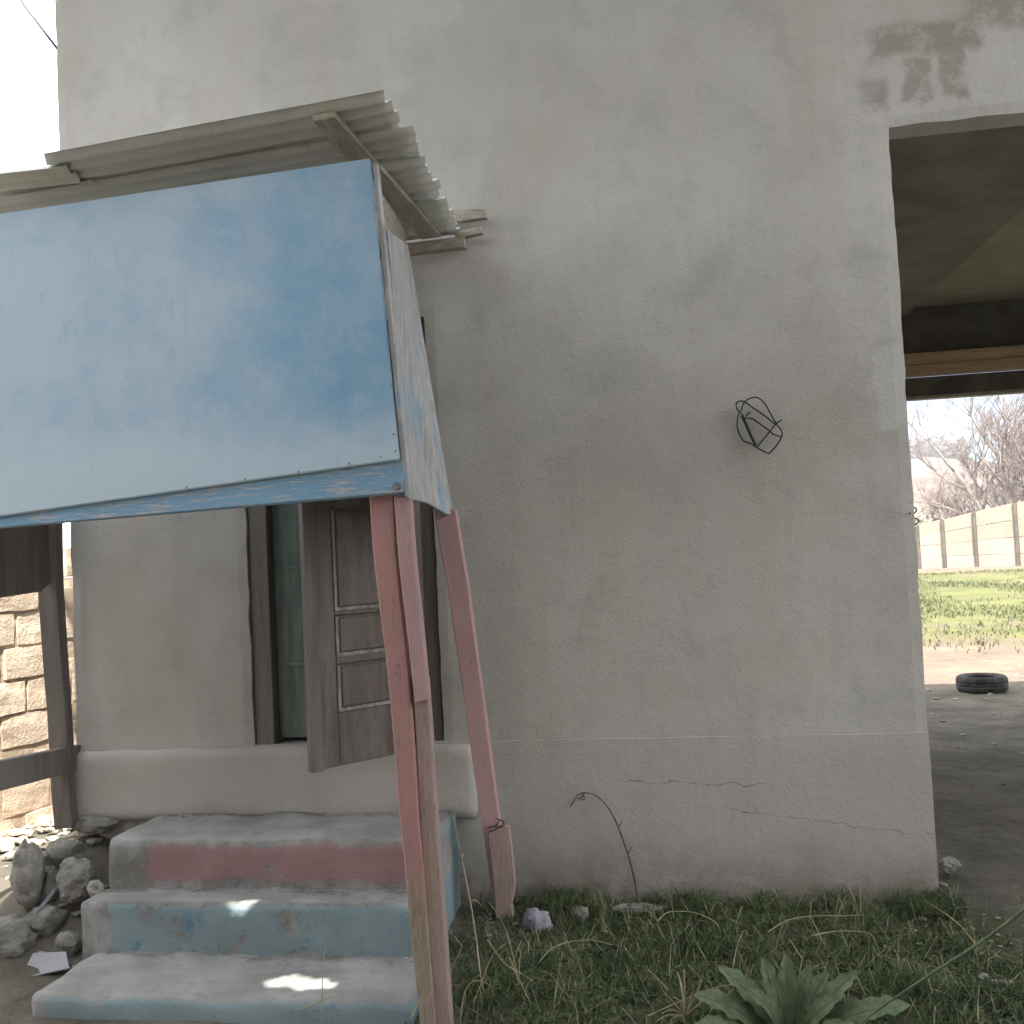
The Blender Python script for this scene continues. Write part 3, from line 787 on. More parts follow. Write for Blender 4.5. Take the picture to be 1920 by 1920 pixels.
stone(1088, 1716, -.17, (.045, .05, .045), 'stone', 'small grey stone right of the violet-grey stone', 6, g2)
stone(1200, 1703, -.10, (.11, .05, .022), 'stone', 'flat pale stone lying at the foot of the dead arching weed', 7, g2)
stone(1778, 1622, .35, (.055, .05, .04), 'stone', 'grey stone on the dirt just inside the gateway', 12, 'stones in the gateway')

bm = bmesh.new()
st = [onY(10, 1783, -.66), onY(98, 1670, -.48)]
o = plank('wooden_stick', [st[0], st[1], st[1] + Vector((.012, 0, .012)), st[0] + Vector((.012, 0, .03))], (.008, .03, 0), 'pale_blue', None, .002)
tag(top(o), 'pale blue painted stick propped on the rubble left of the steps', 'stick')
def bent_board():
    V, F = [], []
    n = 8
    a0, a1 = onY(22, 1838, -.80), onY(132, 1820, -.80)
    b0, b1 = onY(62, 1787, -.70), onY(124, 1784, -.70)
    for lay in (0, -.004):
        for i in range(n + 1):
            for k in range(5):
                s, t = i / n, k / 4
                p = lerp(lerp(a0, a1, s), lerp(b0, b1, s), t)
                p = p + Vector((0, .0, -.02 * math.sin(t * math.pi) + lay + .012 * s * (1 - t)))
                V.append(p)
    m = (n + 1) * 5
    for i in range(n):
        for k in range(4):
            a = i * 5 + k; F += [(a, a + 5, a + 6, a + 1), (m + a, m + a + 1, m + a + 6, m + a + 5)]
    ring = [i * 5 for i in range(n + 1)] + [n * 5 + k for k in range(1, 5)] + [i * 5 + 4 for i in range(n - 1, -1, -1)] + [k for k in range(3, 0, -1)]
    for a, b in zip(ring, ring[1:] + ring[:1]): F.append((a, b, m + b, m + a))
    me = bpy.data.meshes.new('broken_board'); me.from_pydata(V, [], F); me.update()
    return link('broken_board', me, 'paper')
tag(top(bent_board()), 'curled grey board lying at the left end of the lowest step', 'board')

# loose chips
def scatter(name, spots, mat, label=None):
    bm = bmesh.new()
    for (c, s, sd) in spots:
        mt = Matrix.Translation(c) @ Matrix.Rotation(sd, 4, 'Z') @ Matrix.Diagonal((s, s * .7, s * .35, 1))
        r = bmesh.ops.create_icosphere(bm, subdivisions=1, radius=1, matrix=mt)
        for v in r['verts']: v.co += Vector((mnoise.noise(v.co * 40), mnoise.noise(v.co * 40 + Vector((3, 3, 3))), 0)) * s * .4
    o = bmobj(name, bm, mat); o['kind'] = 'stuff'
    return o
sp = []
for k in range(46):
    px, py = random.gauss(1790, 60), random.gauss(1752, 22)
    p = onZ(px, py, -.02); sp.append((Vector((p.x, p.y, gz(p.x, p.y) + .006)), random.uniform(.005, .014), random.uniform(0, 6)))
for px, py in ((1885, 1848), (1845, 1838), (1820, 1760), (1730, 1745)):
    p = onZ(px, py, -.06); sp.append((Vector((p.x, p.y, gz(p.x, p.y) + .01)), .028, px))
scatter('litter', sp, 'stone')
sp = []
for k in range(260):
    x, y = random.uniform(.9, 4.4), random.uniform(-.8, 9)
    sp.append((Vector((x, y, gz(x, y) + .004)), random.uniform(.006, .03), random.uniform(0, 6)))
for k in range(200):
    x, y = random.uniform(-4.0, -2.5), random.uniform(-.9, 3)
    sp.append((Vector((x, y, gz(x, y) + .004)), random.uniform(.008, .05), random.uniform(0, 6)))
for k in range(120):
    x, y = random.uniform(-1.0, -.2), random.uniform(-.5, 0)
    sp.append((Vector((x, y, gz(x, y) + .003)), random.uniform(.004, .016), random.uniform(0, 6)))
for k in range(220):
    b, zt_ = random.choice(((-.05, .4), (-.5, .2), (-.68, 0.0)))
    x, y = random.uniform(-2.45, -1.1), b - abs(random.gauss(0, .05))
    sp.append((Vector((x, y, zt_ + .002)), random.uniform(.003, .011), random.uniform(0, 6)))
for k in range(60):
    x, y = random.gauss(2.7, .7), random.gauss(6.6, 1.2)
    sp.append((Vector((x, y, gz(x, y) + .004)), random.uniform(.01, .045), random.uniform(0, 6)))
scatter('rubble', sp, 'stone')
sp = []
for k in range(260):
    s = random.random(); p = A0 + AD * random.uniform(.3, 3.5)
    x = p.x + abs(random.gauss(0, .16)); y = p.y
    sp.append((Vector((x, y, gz(x, y) + .01 + .05 * random.random())), random.uniform(.02, .07), random.uniform(0, 6)))
scatter('debris', sp, 'block')

# ------------------------------------------------------------------ tyre in the gateway
def tyre():
    c = onZ(1842, 1296, .0); c.z = gz(c.x, c.y) + .005
    R, H = abs(onZ(1893, 1290, .08).x - onZ(1790, 1290, .08).x) / 2 / .985, .155
    prof = [(.60, .02), (.66, .0), (.86, .0), (.95, .012), (.985, .03), (1.0, .045), (1.0, .058), (.985, .06), (.985, .068), (1.0, .07), (1.0, .085), (.985, .087), (.985, .095), (1.0, .097), (1.0, .11), (.985, .125), (.95, .143), (.86, .155), (.70, .150), (.62, .138), (.60, .125), (.63, .118), (.80, .125), (.92, .11), (.93, .045), (.80, .025), (.63, .03)]
    V, F = [], []; n = 64; m = len(prof)
    for k in range(n):
        a = 2 * math.pi * k / n
        for (r, z) in prof:
            rr = r * R * (1 + (.006 if (r > .98 and k % 2) else 0))
            V.append(c + Vector((rr * math.cos(a), rr * math.sin(a), z * H / .155)))
    for k in range(n):
        for i in range(m):
            F.append((k * m + i, ((k + 1) % n) * m + i, ((k + 1) % n) * m + (i + 1) % m, k * m + (i + 1) % m))
    me = bpy.data.meshes.new('tyre'); me.from_pydata(V, [], F); me.update()
    bm = bmesh.new(); bm.from_mesh(me); bmesh.ops.recalc_face_normals(bm, faces=bm.faces[:]); bm.to_mesh(me); bm.free()
    o = link('tyre', me, 'tyre', None, True)
    tag(top(o), 'worn black tyre lying flat on the dirt beyond the gateway', 'tyre')
tyre()

# ------------------------------------------------------------------ far fence, trees and bushes behind the yard
fence = empty('boundary_fence', atD(1815, 1060, 30), 'cream concrete panel fence with dark posts beyond the grass', 'fence')
P0, P1 = atD(1722, 1064, 36), atD(1908, 1070, 34)
b0, b1 = atD(1722, 985, 36), atD(1908, 943, 34)
d = (P1 - P0)
def fpt(px):
    """plan position on the fence line that stands behind pixel column px"""
    nn = Vector((d.y, -d.x, 0)).normalized(); q = onP(px, 1030, P0, nn); return (q.x - P0.x) / d.x
def fbot(t): return lerp(P0, P1, t)
def ftop(t): q = fbot(t); return Vector((q.x, q.y, lerp(b0.z, b1.z, t)))
ts = [fpt(1722), fpt(1770), fpt(1830), fpt(1908)]
dt = ts[1] - ts[0]
ts = [ts[0] - dt * k for k in (4, 3, 2, 1)] + ts + [ts[3] + (ts[3] - ts[2]) * k for k in (1, 2, 3, 4)]
nn = Vector((d.y, -d.x, 0)).normalized()
if nn.y > 0: nn = -nn
dh = Vector((d.x, d.y, 0)).normalized()
for t in ts:
    a, b = fbot(t), ftop(t); a.z -= .2
    plank('post', [a - dh * .05 + nn * .05, a + dh * .05 + nn * .05, b + dh * .05 + nn * .05, b - dh * .05 + nn * .05], nn * -.14, 'fence_post', fence, .01)
for t0, t1 in zip(ts, ts[1:]):
    h0, h1 = fbot(t0), fbot(t1); g0, g1 = ftop(t0), ftop(t1)
    for k in range(4):
        jt = [Vector((0, 0, random.uniform(-.012, .012))) + nn * random.uniform(-.012, .012) for _ in range(2)]
        s0, s1 = k / 4 + .003, (k + 1) / 4 - .003
        lo0, lo1 = lerp(h0, g0, s0), lerp(h1, g1, s0); hi0, hi1 = lerp(h0, g0, s1), lerp(h1, g1, s1)
        if k == 0: lo0 = lo0 - Vector((0, 0, .25)); lo1 = lo1 - Vector((0, 0, .25))
        plank('panel', [lo0 + dh * .06 + jt[0], lo1 - dh * .06 + jt[1], hi1 - dh * .06 + jt[1], hi0 + dh * .06 + jt[0]], nn * -.05, 'fence', fence, .006)

def bare_tree(name, base, h, label, seed, stems, mat, spread, levels=4, twig=.012, group=None):
    rs = random.Random(seed); lines_t, lines_c = [], []
    def grow(p, dr, ln, r, lv):
        n = 5; pts = [p]; q = p.copy(); dd = dr.copy()
        for k in range(n):
            dd = (dd + Vector((rs.gauss(0, .13), rs.gauss(0, .13), rs.gauss(.05, .07)))).normalized()
            q = q + dd * (ln / n); pts.append(q.copy())
        rad = [lerp(r, r * .45, k / n) for k in range(n + 1)]
        (lines_t if lv == 0 else lines_c).append((pts, rad))
        if lv >= levels: return
        for k in range(rs.randint(4, 6) if lv < levels - 1 else rs.randint(4, 6)):
            t = rs.uniform(.35, 1.0); i = min(n - 1, int(t * n)); b = lerp(pts[i], pts[i + 1], t * n - i)
            ax = Vector((rs.gauss(0, 1), rs.gauss(0, 1), rs.gauss(0, .5)))
            nd = (dd * 1.0 + ax.normalized() * rs.uniform(.45, .8)).normalized()
            grow(b, nd, ln * rs.uniform(.45, .68), max(twig * .5, r * .42), lv + 1)
    e = empty(name, base, label, 'tree', group)
    for s in range(stems):
        a = rs.uniform(0, 6.28)
        grow(base - Vector((0, 0, .3)) + Vector((math.cos(a), math.sin(a), 0)) * .25, Vector((math.cos(a) * spread, math.sin(a) * spread, 1)).normalized(), h * rs.uniform(.5, .62), h * .02, 0)
    tubes('trunk', lines_t, 'bark', e, 6)
    tubes('crown', lines_c, mat, e, 3)
    return e
def gxy(px, dist):
    p = atD(px, 1000, dist); return Vector((p.x, p.y, gz(p.x, p.y)))
gt = 'bare trees beyond the fence'
bare_tree('bare_tree', gxy(1905, 46), 8.2, 'large leafless tree with pinkish twigs rising beyond the fence', 4, 6, 'twig', .42, 4, .02, gt)
bare_tree('bare_tree', gxy(1985, 44), 7.5, 'leafless tree at the right edge behind the fence', 9, 4, 'twig', .35, 4, .02, gt)
bare_tree('bare_tree', gxy(1838, 52), 4.6, 'low leafless bush-like tree left of the large leafless tree', 15, 6, 'twig', .65, 4, .02, gt)

def bush(name, c, size, n, mat, label, seed, group, leaf=.12, cat='bush'):
    """trunk stubs plus a crown of many small leaf faces with gaps"""
    r = np.random.default_rng(seed); e = empty(name, c, label, cat, group)
    tubes('trunk', [([c - Vector((0, 0, .3)), c + Vector((k * .2 * size[0] - .2 * size[0], .05, size[2] * .55))], [.05, .015]) for k in range(3)], 'bark', e, 5)
    nc = 26; cc = r.normal(0, .42, (nc, 3)); cc[:, 2] = np.abs(cc[:, 2]) * .9 + .15
    idx = r.integers(0, nc, n)
    P = cc[idx] + r.normal(0, .13, (n, 3)); P *= np.array(size); P += np.array(c)
    U = r.normal(0, 1, (n, 3)); U /= np.linalg.norm(U, axis=1)[:, None]
    W = np.cross(U, r.normal(0, 1, (n, 3))); W /= np.linalg.norm(W, axis=1)[:, None]
    s = leaf * r.uniform(.5, 1.2, n)[:, None]
    Vx = np.stack([P - U * s, P + W * s * .5, P + U * s, P - W * s * .5], 1).reshape(-1, 3)
    Fx = np.arange(4 * n).reshape(-1, 4)
    me = bpy.data.meshes.new('crown'); me.from_pydata(Vx.tolist(), [], Fx.tolist()); me.update()
    link('crown', me, mat, e)
    return e
gb = 'bushes beyond the fence'
bush('bush', gxy(1722, 43), (1.0, 1.0, 1.9), 2200, 'blossom', 'pale flowering bush half hidden by the gateway jamb', 1, gb)
bush('bush', gxy(1757, 47), (1.3, 1.2, 1.5), 2200, 'bush_leaf', 'dry brownish bush right of the pale flowering bush', 2, gb)
bush('bush', gxy(1800, 50), (1.6, 1.2, 1.7), 2200, 'bush_leaf', 'broad dry bush in the middle behind the fence', 3, gb)
bush('bush', gxy(1836, 43), (1.2, .8, 1.25), 2000, 'dark_bush', 'dark low bush over the fence top below the leafless tree', 4, gb)
bush('bush', gxy(1880, 42), (1.5, .8, 1.5), 2000, 'dark_bush', 'dark bush at the foot of the large leafless tree', 5, gb)
bush('bush', gxy(1930, 43), (1.5, .8, 1.7), 2000, 'bush_leaf', 'dry bush at the right edge behind the fence', 6, gb)
bush('bush', gxy(1690, 45), (1.4, 1, 1.8), 1500, 'bush_leaf', 'dry bush behind the gateway jamb', 8, gb)
for k, px in enumerate((1690, 1728, 1745, 1766, 1786)):
    p = atD(px, 890, 168 + 4 * k); p.z = hz_(p.x, p.y) - .3
    bush('far_tree', p, (3.2, 3.2, 2.6 + .5 * (k % 2)), 900, 'far_leaf', ('dark far tree on the hillside, hidden by the jamb', 'dark far tree nearest the gateway jamb on the hillside', 'second dark far tree from the gateway jamb on the hillside', 'third dark far tree from the gateway jamb on the hillside', 'rightmost of the dark far trees on the hillside')[k], 20 + k, 'dark trees on the far hillside', .5, 'tree')

# ------------------------------------------------------------------ grass and weeds
def blades(name, P, H, lean, wdt, mat, seed):
    r = np.random.default_rng(seed); n = len(P)
    az = r.uniform(0, 2 * math.pi, n); fa = r.uniform(0, 2 * math.pi, n)
    D = np.stack([np.cos(az), np.sin(az), np.zeros(n)], 1) * lean[:, None]
    Wd = np.stack([np.cos(fa), np.sin(fa), np.zeros(n)], 1) * wdt[:, None]
    up = np.array([0, 0, 1.])
    m1 = P + D * .3 * H[:, None] + up * (H * .55)[:, None]
    tp = P + D * H[:, None] + up * (H * np.clip(1 - lean * .5, .2, 1))[:, None]
    Vx = np.stack([P - Wd, P + Wd, m1 + Wd * .7, m1 - Wd * .7, tp], 1).reshape(-1, 3)
    b = np.arange(n)[:, None] * 5
    quads = (b + np.array([[0, 1, 2, 3]])).tolist(); tris = (b + np.array([[3, 2, 4]])).tolist()
    me = bpy.data.meshes.new(name); me.from_pydata(Vx.tolist(), [], quads + tris); me.update()
    o = link(name, me, mat); o['kind'] = 'stuff'
    return o
def gpts(n, x0, x1, y0, y1, dens, seed):
    r = np.random.default_rng(seed); out = []
    while len(out) < n:
        x, y = r.uniform(x0, x1), r.uniform(y0, y1)
        if r.random() < dens(x, y): out.append((x, y, gz(x, y) - .004))
    return np.array(out)
def dens(x, y):
    d_ = .75 + 1.1 * mnoise.noise(Vector((x * 2.2, y * 2.2, 2))) + .5 * mnoise.noise(Vector((x * 6, y * 6, 8)))
    if x < -.55: d_ *= .25 + .75 * max(0, (x + 1.05) / .5)
    if x > 1.0: d_ *= max(.0, 1 - (x - 1.0) / .9) * (1 if y < -.55 else .1)
    if y > -.06: d_ *= .35
    return d_ + .12 * (x > -.6 and x < 1)
P = gpts(46000, -1.05, 2.0, -2.6, .0, dens, 3)
r = np.random.default_rng(5)
blades('grass', P, r.uniform(.015, .06, len(P)) * r.uniform(.6, 1.3, len(P)), r.uniform(.2, 1.5, len(P)), r.uniform(.002, .0055, len(P)), 'grass', 8)
P = gpts(15000, -1.0, 1.7, -2.6, -.02, dens, 13)
blades('ground_cover', P, r.uniform(.012, .03, len(P)), r.uniform(.8, 1.5, len(P)), r.uniform(.005, .011, len(P)), 'grass', 9)
P = gpts(1900, -1.05, 1.9, -2.6, -.01, lambda x, y: dens(x, y) + .15, 14)
blades('dry_grass', P, r.uniform(.05, .2, len(P)), r.uniform(.4, 1.5, len(P)), r.uniform(.0009, .0017, len(P)), 'straw', 10)
P = gpts(2600, -.75, 1.0, -.16, -.012, lambda x, y: 1.2 * mnoise.noise(Vector((x * 4, 3, 2))) + .1, 17)
blades('grass', P, r.uniform(.04, .12, len(P)), r.uniform(.2, 1.2, len(P)), r.uniform(.0015, .004, len(P)), 'grass', 18)
P = gpts(2200, -1.0, 1.6, -2.2, -.1, lambda x, y: 2.2 * (mnoise.noise(Vector((x * 3, y * 3, 12))) - .15), 19)
blades('grass', P, r.uniform(.06, .15, len(P)), r.uniform(.4, 1.5, len(P)), r.uniform(.0018, .004, len(P)), 'grass', 20)
# far turf
def fd(x, y): return max(0, min(1, (y - 9.6 - 1.6 * mnoise.noise(Vector((x * .9, y * .3, 9)))) / 3.0)) * (.35 + 1.3 * mnoise.noise(Vector((x * .6, y * .35, 4))) + .5 * mnoise.noise(Vector((x * 2, y * 1.4, 7))))
MAT['turf'] = leafy('turf_blade', (0.065, 0.082, 0.028), (0.125, 0.128, 0.052), 1.2)
P = gpts(16000, 2.2, 13, 8.6, 27, fd, 15)
blades('turf', P, r.uniform(.04, .12, len(P)), r.uniform(.2, 1.0, len(P)), r.uniform(.006, .016, len(P)), 'turf', 11)
P = gpts(900, 2.2, 9, 9.3, 13.5, lambda x, y: .4 + mnoise.noise(Vector((x, y, 4))), 16)
blades('dry_grass', P, r.uniform(.05, .16, len(P)), r.uniform(.3, 1.2, len(P)), r.uniform(.004, .012, len(P)), 'stalk', 12)

# prominent stalks, each its own plant
def stalk(name, pts, rad, mat, label, cat, group=None, extra=()):
    ln = [(smoothline(pts, 5), None)]
    n = len(ln[0][0]); L = [(ln[0][0], [lerp(rad, rad * .35, i / (n - 1)) for i in range(n)])]
    for e in extra: q = smoothline(e, 4); L.append((q, [lerp(rad * .6, rad * .3, i / (len(q) - 1)) for i in range(len(q))]))
    o = tubes(name, L, mat, None, 5); return tag(top(o), label, cat, group)
Yw = -.09
stalk('dead_weed', [onY(*q, Yw + .012 * i) for i, q in enumerate(((1199, 1700), (1188, 1640), (1172, 1585), (1150, 1530), (1125, 1497), (1100, 1486), (1082, 1492), (1070, 1512)))], .0055, 'stalk',
      'dead brown weed stalk arching against the house wall', 'weed', None,
      [[onY(1096, 1488, -.03), onY(1088, 1497, -.03), onY(1080, 1494, -.03)], [onY(1092, 1488, -.03), onY(1096, 1498, -.04), onY(1084, 1500, -.03)], [onY(1178, 1600, -.06), onY(1186, 1586, -.07)], [onY(1160, 1550, -.05), onY(1168, 1538, -.06)]])
gs = 'dry straw stalks in front of the house'
stalk('straw_stalk', [onY(*q, Y) for q, Y in (((936, 1960), -1.0), ((905, 1850), -.85), ((893, 1760), -.75), ((882, 1690), -.68), ((866, 1610), -.62), ((850, 1530), -.6))], .0035, 'straw',
      'tall thin straw stalk standing beside the front post', 'straw', gs, [[onY(882, 1690, -.68), onY(893, 1688, -.7), onY(905, 1700, -.72)], [onY(866, 1610, -.62), onY(870, 1598, -.6)]])
S = [("straw stalk bent in a wide arch right of the flat pale stone", ((1232, 1728), (1250, 1712), (1275, 1709), (1305, 1712), (1340, 1728), (1350, 1745)), -.55),
     ("straw stalk arched low over the grass in the middle of the lawn", ((1440, 1748), (1475, 1726), (1520, 1718), (1570, 1717), (1620, 1715)), -.5),
     ("straw stalk with two drooping ends over the lawn's right half", ((1520, 1755), (1560, 1747), (1600, 1746), (1632, 1752), (1645, 1775)), -.6),
     ("upright straw stalk near the middle of the lawn", ((1374, 1815), (1382, 1775), (1394, 1745), (1402, 1752)), -.8),
     ("straight straw stalk leaning right of the violet-grey stone", ((1035, 1910), (1045, 1840), (1054, 1788)), -.95),
     ("long straw stalk falling to the right from the front post", ((914, 1762), (945, 1805), (985, 1830), (1030, 1865), (1052, 1885)), -.85),
     ("straw stalk running down to the right through the dark grass", ((955, 1795), (975, 1840), (1000, 1890), (1025, 1925)), -.95),
     ("pair of pale straw stalks bent over behind the violet-grey stone", ((1010, 1805), (1040, 1775), (1100, 1762), (1150, 1772)), -.7),
     ("pale broken straw stalk pointing left of the broad-leaved weed", ((1215, 1818), (1240, 1842), (1255, 1857)), -1.0),
     ("long pale straw stalk lying across the broad-leaved weed", ((1215, 1905), (1270, 1880), (1330, 1855), (1410, 1838)), -1.05),
     ("upright straw stalk right of the broad-leaved weed", ((1834, 1915), (1834, 1880), (1836, 1845)), -1.05),
     ("long thin straw stalk leaning toward the gateway jamb", ((1836, 1780), (1800, 1735), (1760, 1705), (1735, 1690)), -.5),
     ("thin straw stalk rising in front of the spliced back post", ((985, 1925), (968, 1820), (945, 1735), (915, 1690)), -.8),
     ("straw stalk crossing the tall thin straw beside the front post", ((870, 1930), (900, 1850), (925, 1790), (962, 1760)), -.95),
     ("bent straw stalk at the foot of the front post, drooping to the right", ((862, 1915), (872, 1860), (892, 1838), (925, 1850)), -1.1),
     ("thin upright stalk standing in front of the lowest step", ((600, 1960), (603, 1890), (606, 1800), (612, 1776)), -1.25),
     ("sunlit straw stalk bent in front of the lowest step", ((560, 1895), (600, 1878), (632, 1868), (672, 1890)), -1.25),
     ("short bright straw stalk leaning against the front post foot", ((770, 1912), (782, 1885), (795, 1855)), -1.3)]
for lb, q, Y in S:
    stalk('straw_stalk', [onY(*p, Y + .012 * (i % 2)) for i, p in enumerate(q)], .0026, 'straw', lb, 'straw', gs)
stalk('straw_stalk', [onY(1975, 1660, -1.55), onY(1860, 1752, -1.5), onY(1740, 1830, -1.45), onY(1630, 1905, -1.4), onY(1590, 1950, -1.4)], .006, 'weed',
      'long thick grey-green stalk slanting across the bottom right corner', 'straw', gs)
# tuft of straw
tb = onY(1285, 1905, -1.08)
tl = []
for q in ((1246, 1862), (1270, 1822), (1283, 1818), (1300, 1848), (1262, 1870), (1315, 1838), (1240, 1900), (1335, 1870), (1255, 1925), (1290, 1930), (1228, 1918), (1275, 1840)):
    e = onY(*q, -1.08 + random.uniform(-.06, .06)); mid = lerp(tb, e, .55) + Vector((random.uniform(-.012, .012), 0, .015))
    tl.append((smoothline([tb, mid, e], 5), .0023))
o = tubes('straw_tuft', tl, 'straw', None, 5); tag(top(o), 'tangled tuft of pale straw left of the broad-leaved weed', 'straw')

# broad-leaved rosette
def leaf_mesh(base, tip, wid, bow, lobes, seed, face):
    rs = random.Random(seed); ax = tip - base; L = ax.length; a = ax.normalized()
    side = a.cross(face).normalized(); nm = side.cross(a).normalized(); n = 22
    V, F = [], []
    for i in range(n + 1):
        t = i / n
        env = (t ** .55) * (1 - t) ** .5 * 1.55 if t < 1 else 0
        tooth = 1 - .38 * abs(math.sin(t * lobes * math.pi)) if 0 < t < 1 else 1
        hw = 1.6 * wid * max(.08 if t < .2 else 0, env) * tooth * rs.uniform(.92, 1.06)
        c = base + ax * t + nm * (math.sin(t * math.pi * .9) * bow * L) - Vector((0, 0, 1)) * (.10 * L * t ** 3)
        w_ = .25 * hw
        wave = .12 * hw * math.sin(t * 17 + seed)
        V += [c - side * hw + nm * (w_ + wave), c - side * hw * .5 + nm * w_ * .35, c, c + side * hw * .5 + nm * w_ * .35, c + side * hw + nm * (w_ - wave)]
    for i in range(n):
        for k in range(4): a_ = i * 5 + k; F.append((a_, a_ + 1, a_ + 6, a_ + 5))
    me = bpy.data.meshes.new('leaf'); me.from_pydata(V, [], F); me.update()
    return me
rc = onZ(1478, 1962, -.075); rc.z = gz(rc.x, rc.y)
ros = empty('rosette_weed', rc, 'large broad-leaved weed with grey-green toothed leaves in the lawn', 'weed')
for k, (q, dy, wd, bow) in enumerate((((1352, 1812), -.02, .038, .10), ((1432, 1797), .02, .034, .05), ((1472, 1790), .06, .03, .05), ((1546, 1824), .02, .03, .06), ((1597, 1820), -.04, .034, .06),
                                      ((1690, 1886), -.05, .045, .14), ((1310, 1868), -.08, .045, .13), ((1304, 1935), -.14, .045, .16), ((1620, 1950), -.2, .04, .16), ((1400, 1855), -.12, .032, .1), ((1500, 1850), -.14, .03, .1), ((1640, 1905), .06, .035, .12), ((1385, 1835), .05, .03, .06), ((1515, 1812), .07, .026, .05), ((1570, 1870), -.12, .032, .09), ((1450, 1830), -.05, .03, .06))):
    tip = onY(q[0] + (q[0] - 1478) * .10, q[1] - 24, rc.y + dy)
    lf = link('leaf', leaf_mesh(rc + Vector((random.uniform(-.01, .01), random.uniform(-.01, .01), 0)), tip, wd, bow, 6 + k % 3, k, Vector((.1, -.55, .8))), 'weed', ros, True)
    mid = [lf.data.vertices[i * 5 + 2].co + Vector(rc) + Vector((0, -.002, .001)) for i in range(0, 22, 3)]
    tubes('midrib', [(mid, [.003 - .0003 * i for i in range(len(mid))])], 'rib', lf, 4)

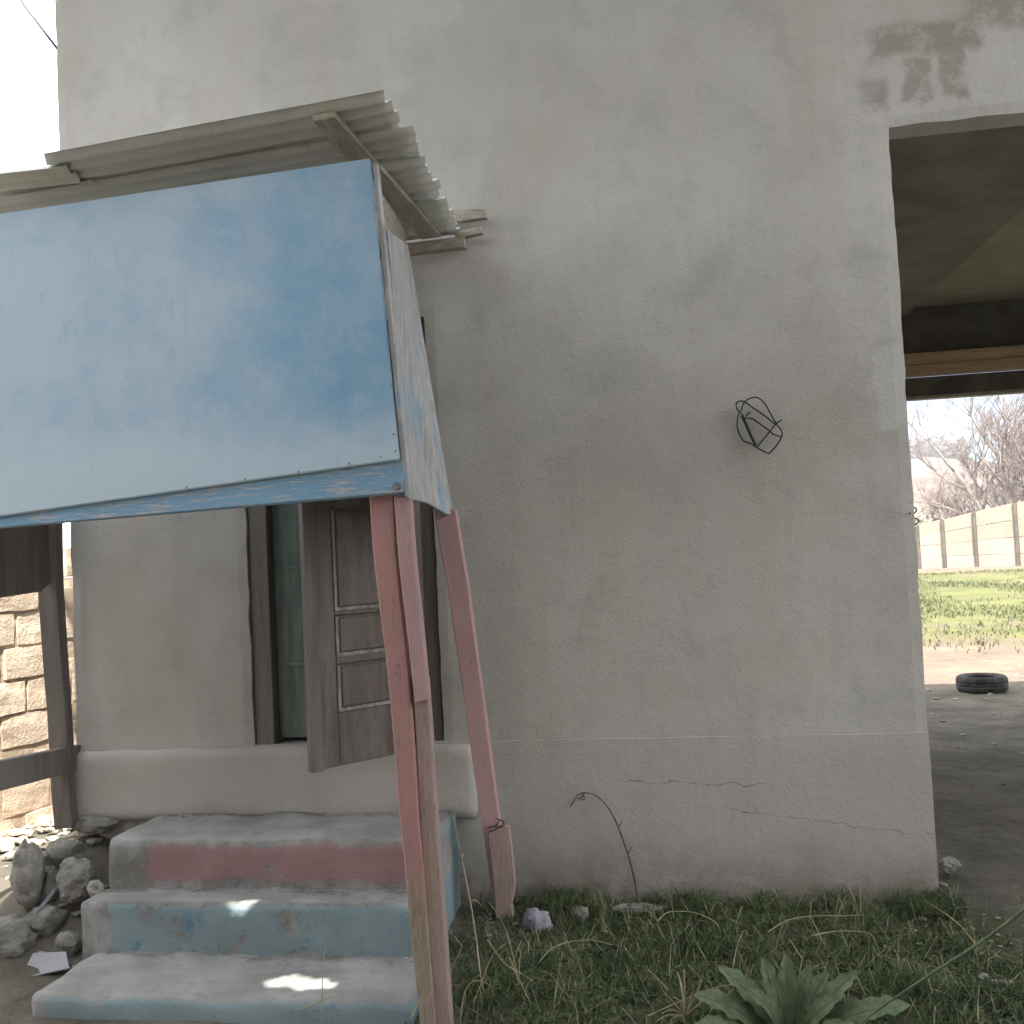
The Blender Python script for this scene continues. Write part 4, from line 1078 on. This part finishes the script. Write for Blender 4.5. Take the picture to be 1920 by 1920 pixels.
# ------------------------------------------------------------------ added tree, unseen: crown shaped to keep the sun off the house front
def added_shade_tree():
    base = Vector((4.6, -7.6, -.3))
    e = empty('added_shade_tree', base, 'added leafy tree behind the viewer, unseen, shading the house front', 'tree')
    K = Vector((SUN.x / SUN.z, SUN.y / SUN.z, 0))
    tubes('trunk', [([base + Vector((0, 0, -.3)), base + Vector((-.2, .1, 3)), base + Vector((-.6, .4, 6)), base + Vector((-1.4, .8, 9))], [.36, .28, .22, .12]),
                    ([base + Vector((-.5, .3, 5.4)), base + Vector((-2.2, .6, 8)), base + Vector((-4.5, .8, 9.8))], [.18, .13, .06]),
                    ([base + Vector((-.4, .2, 5)), base + Vector((.9, 0, 7.5)), base + Vector((1.5, .3, 10))], [.16, .12, .06]),
                    ([base + Vector((-.2, .1, 3)), base + Vector((-2.6, 2.4, 4.6)), base + Vector((-5.4, 5.0, 4.3))], [.09, .06, .02])], 'bark', e, 8)
    r = np.random.default_rng(33); n = 18500
    # shadow footprint on z=0, kept clear of the sunlit wall at the left; leaf discs at 8-12 m
    gx = r.uniform(-4.2, 5.6, n); gy = r.uniform(-5.2, 2.6, n); z = r.uniform(7.6, 11.4, n)
    def foot(px, py, zz):
        p = onZ(px, py, zz); return p.x - K.x * zz, p.y - K.y * zz
    keep = np.ones(n, bool); s = r.uniform(.16, .34, n)
    edge_noise = np.array([.25 * mnoise.noise(Vector((a * 1.3, b * 1.3, 0))) for a, b in zip(gx, gy)])
    keep &= gx > -3.08 - .42 * np.maximum(gy, 0) + .25 * edge_noise
    # two gaps over the steps; added low leaves there shape the small sun flecks
    flecks = [(525, 1843, 0, .048), (555, 1842, 0, .045), (585, 1845, 0, .040), (612, 1848, 0, .022), (441, 1692, .2, .018), (466, 1690, .2, .020)]
    ft = [(*foot(a, b, c), d) for a, b, c, d in flecks]
    for hx, hy, rad in ft: keep &= np.hypot(gx - hx, gy - hy) > (rad + .09 + s * .9)
    m_ = 9000; cx, cy = ft[1][0], ft[1][1]
    bx = r.uniform(-.75, .75, m_); by = r.uniform(-.55, .75, m_); bz = r.uniform(3.7, 4.2, m_); bs = r.uniform(.03, .06, m_)
    bx, by = bx + cx, by + cy; bk = np.ones(m_, bool)
    for hx, hy, rad in ft: bk &= np.hypot(bx - hx, by - hy) > rad + bs * .75
    bx, by, bz, bs = bx[bk], by[bk], bz[bk], bs[bk]
    gx, gy, z, s = (np.concatenate(q) for q in ((gx[keep], bx), (gy[keep], by), (z[keep], bz), (s[keep], bs))); n = len(gx)
    C = np.stack([gx + K.x * z, gy + K.y * z, z], 1)
    N = r.normal(0, .8, (n, 3)) + np.array(SUN) * 1.6; N /= np.linalg.norm(N, axis=1)[:, None]
    U = np.cross(N, r.normal(0, 1, (n, 3))); U /= np.linalg.norm(U, axis=1)[:, None]
    W = np.cross(N, U)
    q = s[:, None]
    Vx = np.stack([C - U * q, C + W * q * .8, C + U * q, C - W * q * .8], 1).reshape(-1, 3)
    me = bpy.data.meshes.new('crown'); me.from_pydata(Vx.tolist(), [], np.arange(4 * n).reshape(-1, 4).tolist()); me.update()
    link('crown', me, 'leaf', e)
added_shade_tree()

# ------------------------------------------------------------------ added house behind the viewer, unseen, blocking low sky and sun
opp = empty('added_opposite_house', (0, -12, -.3), 'added two-storey house behind the viewer, unseen, blocking low sky from the porch', 'building')
box('wall', (-14, -16, -.4), (14, -9.6, 7.3), 'mortar', opp, .01)
plank('roof', [Vector((-14.4, -9.3, 7.3)), Vector((-14.4, -16.4, 7.3)), Vector((-14.4, -12.8, 8.1))], (28.8, 0, 0), 'roof_iron', opp, .01)
for fz in (.9, 4.3):
    for k in range(6):
        x = -11.5 + 4.6 * k
        wdw = box('window', (x - .6, -9.598, fz), (x + .6, -9.52, fz + 1.4), 'frame_wood', opp, .01)
        box('pane', (x - .5, -9.518, fz + .1), (x + .5, -9.505, fz + 1.3), 'wire', wdw, .002)

# ------------------------------------------------------------------ thin dusty haze over the whole place
hm = bpy.data.materials.new('haze'); hm.use_nodes = True
hn = hm.node_tree.nodes; hn.remove(hn['Principled BSDF'])
pv = hn.new('ShaderNodeVolumePrincipled')
pv.inputs['Density'].default_value = 0.0018
pv.inputs['Color'].default_value = (.96, .955, .95, 1)
pv.inputs['Anisotropy'].default_value = 0.3
hm.node_tree.links.new(pv.outputs[0], hn['Material Output'].inputs['Volume'])
MAT['haze'] = hm
tag(box('haze', (-430, -130, -2.6), (430, 470, 19), 'haze', None, 0), kind='stuff')
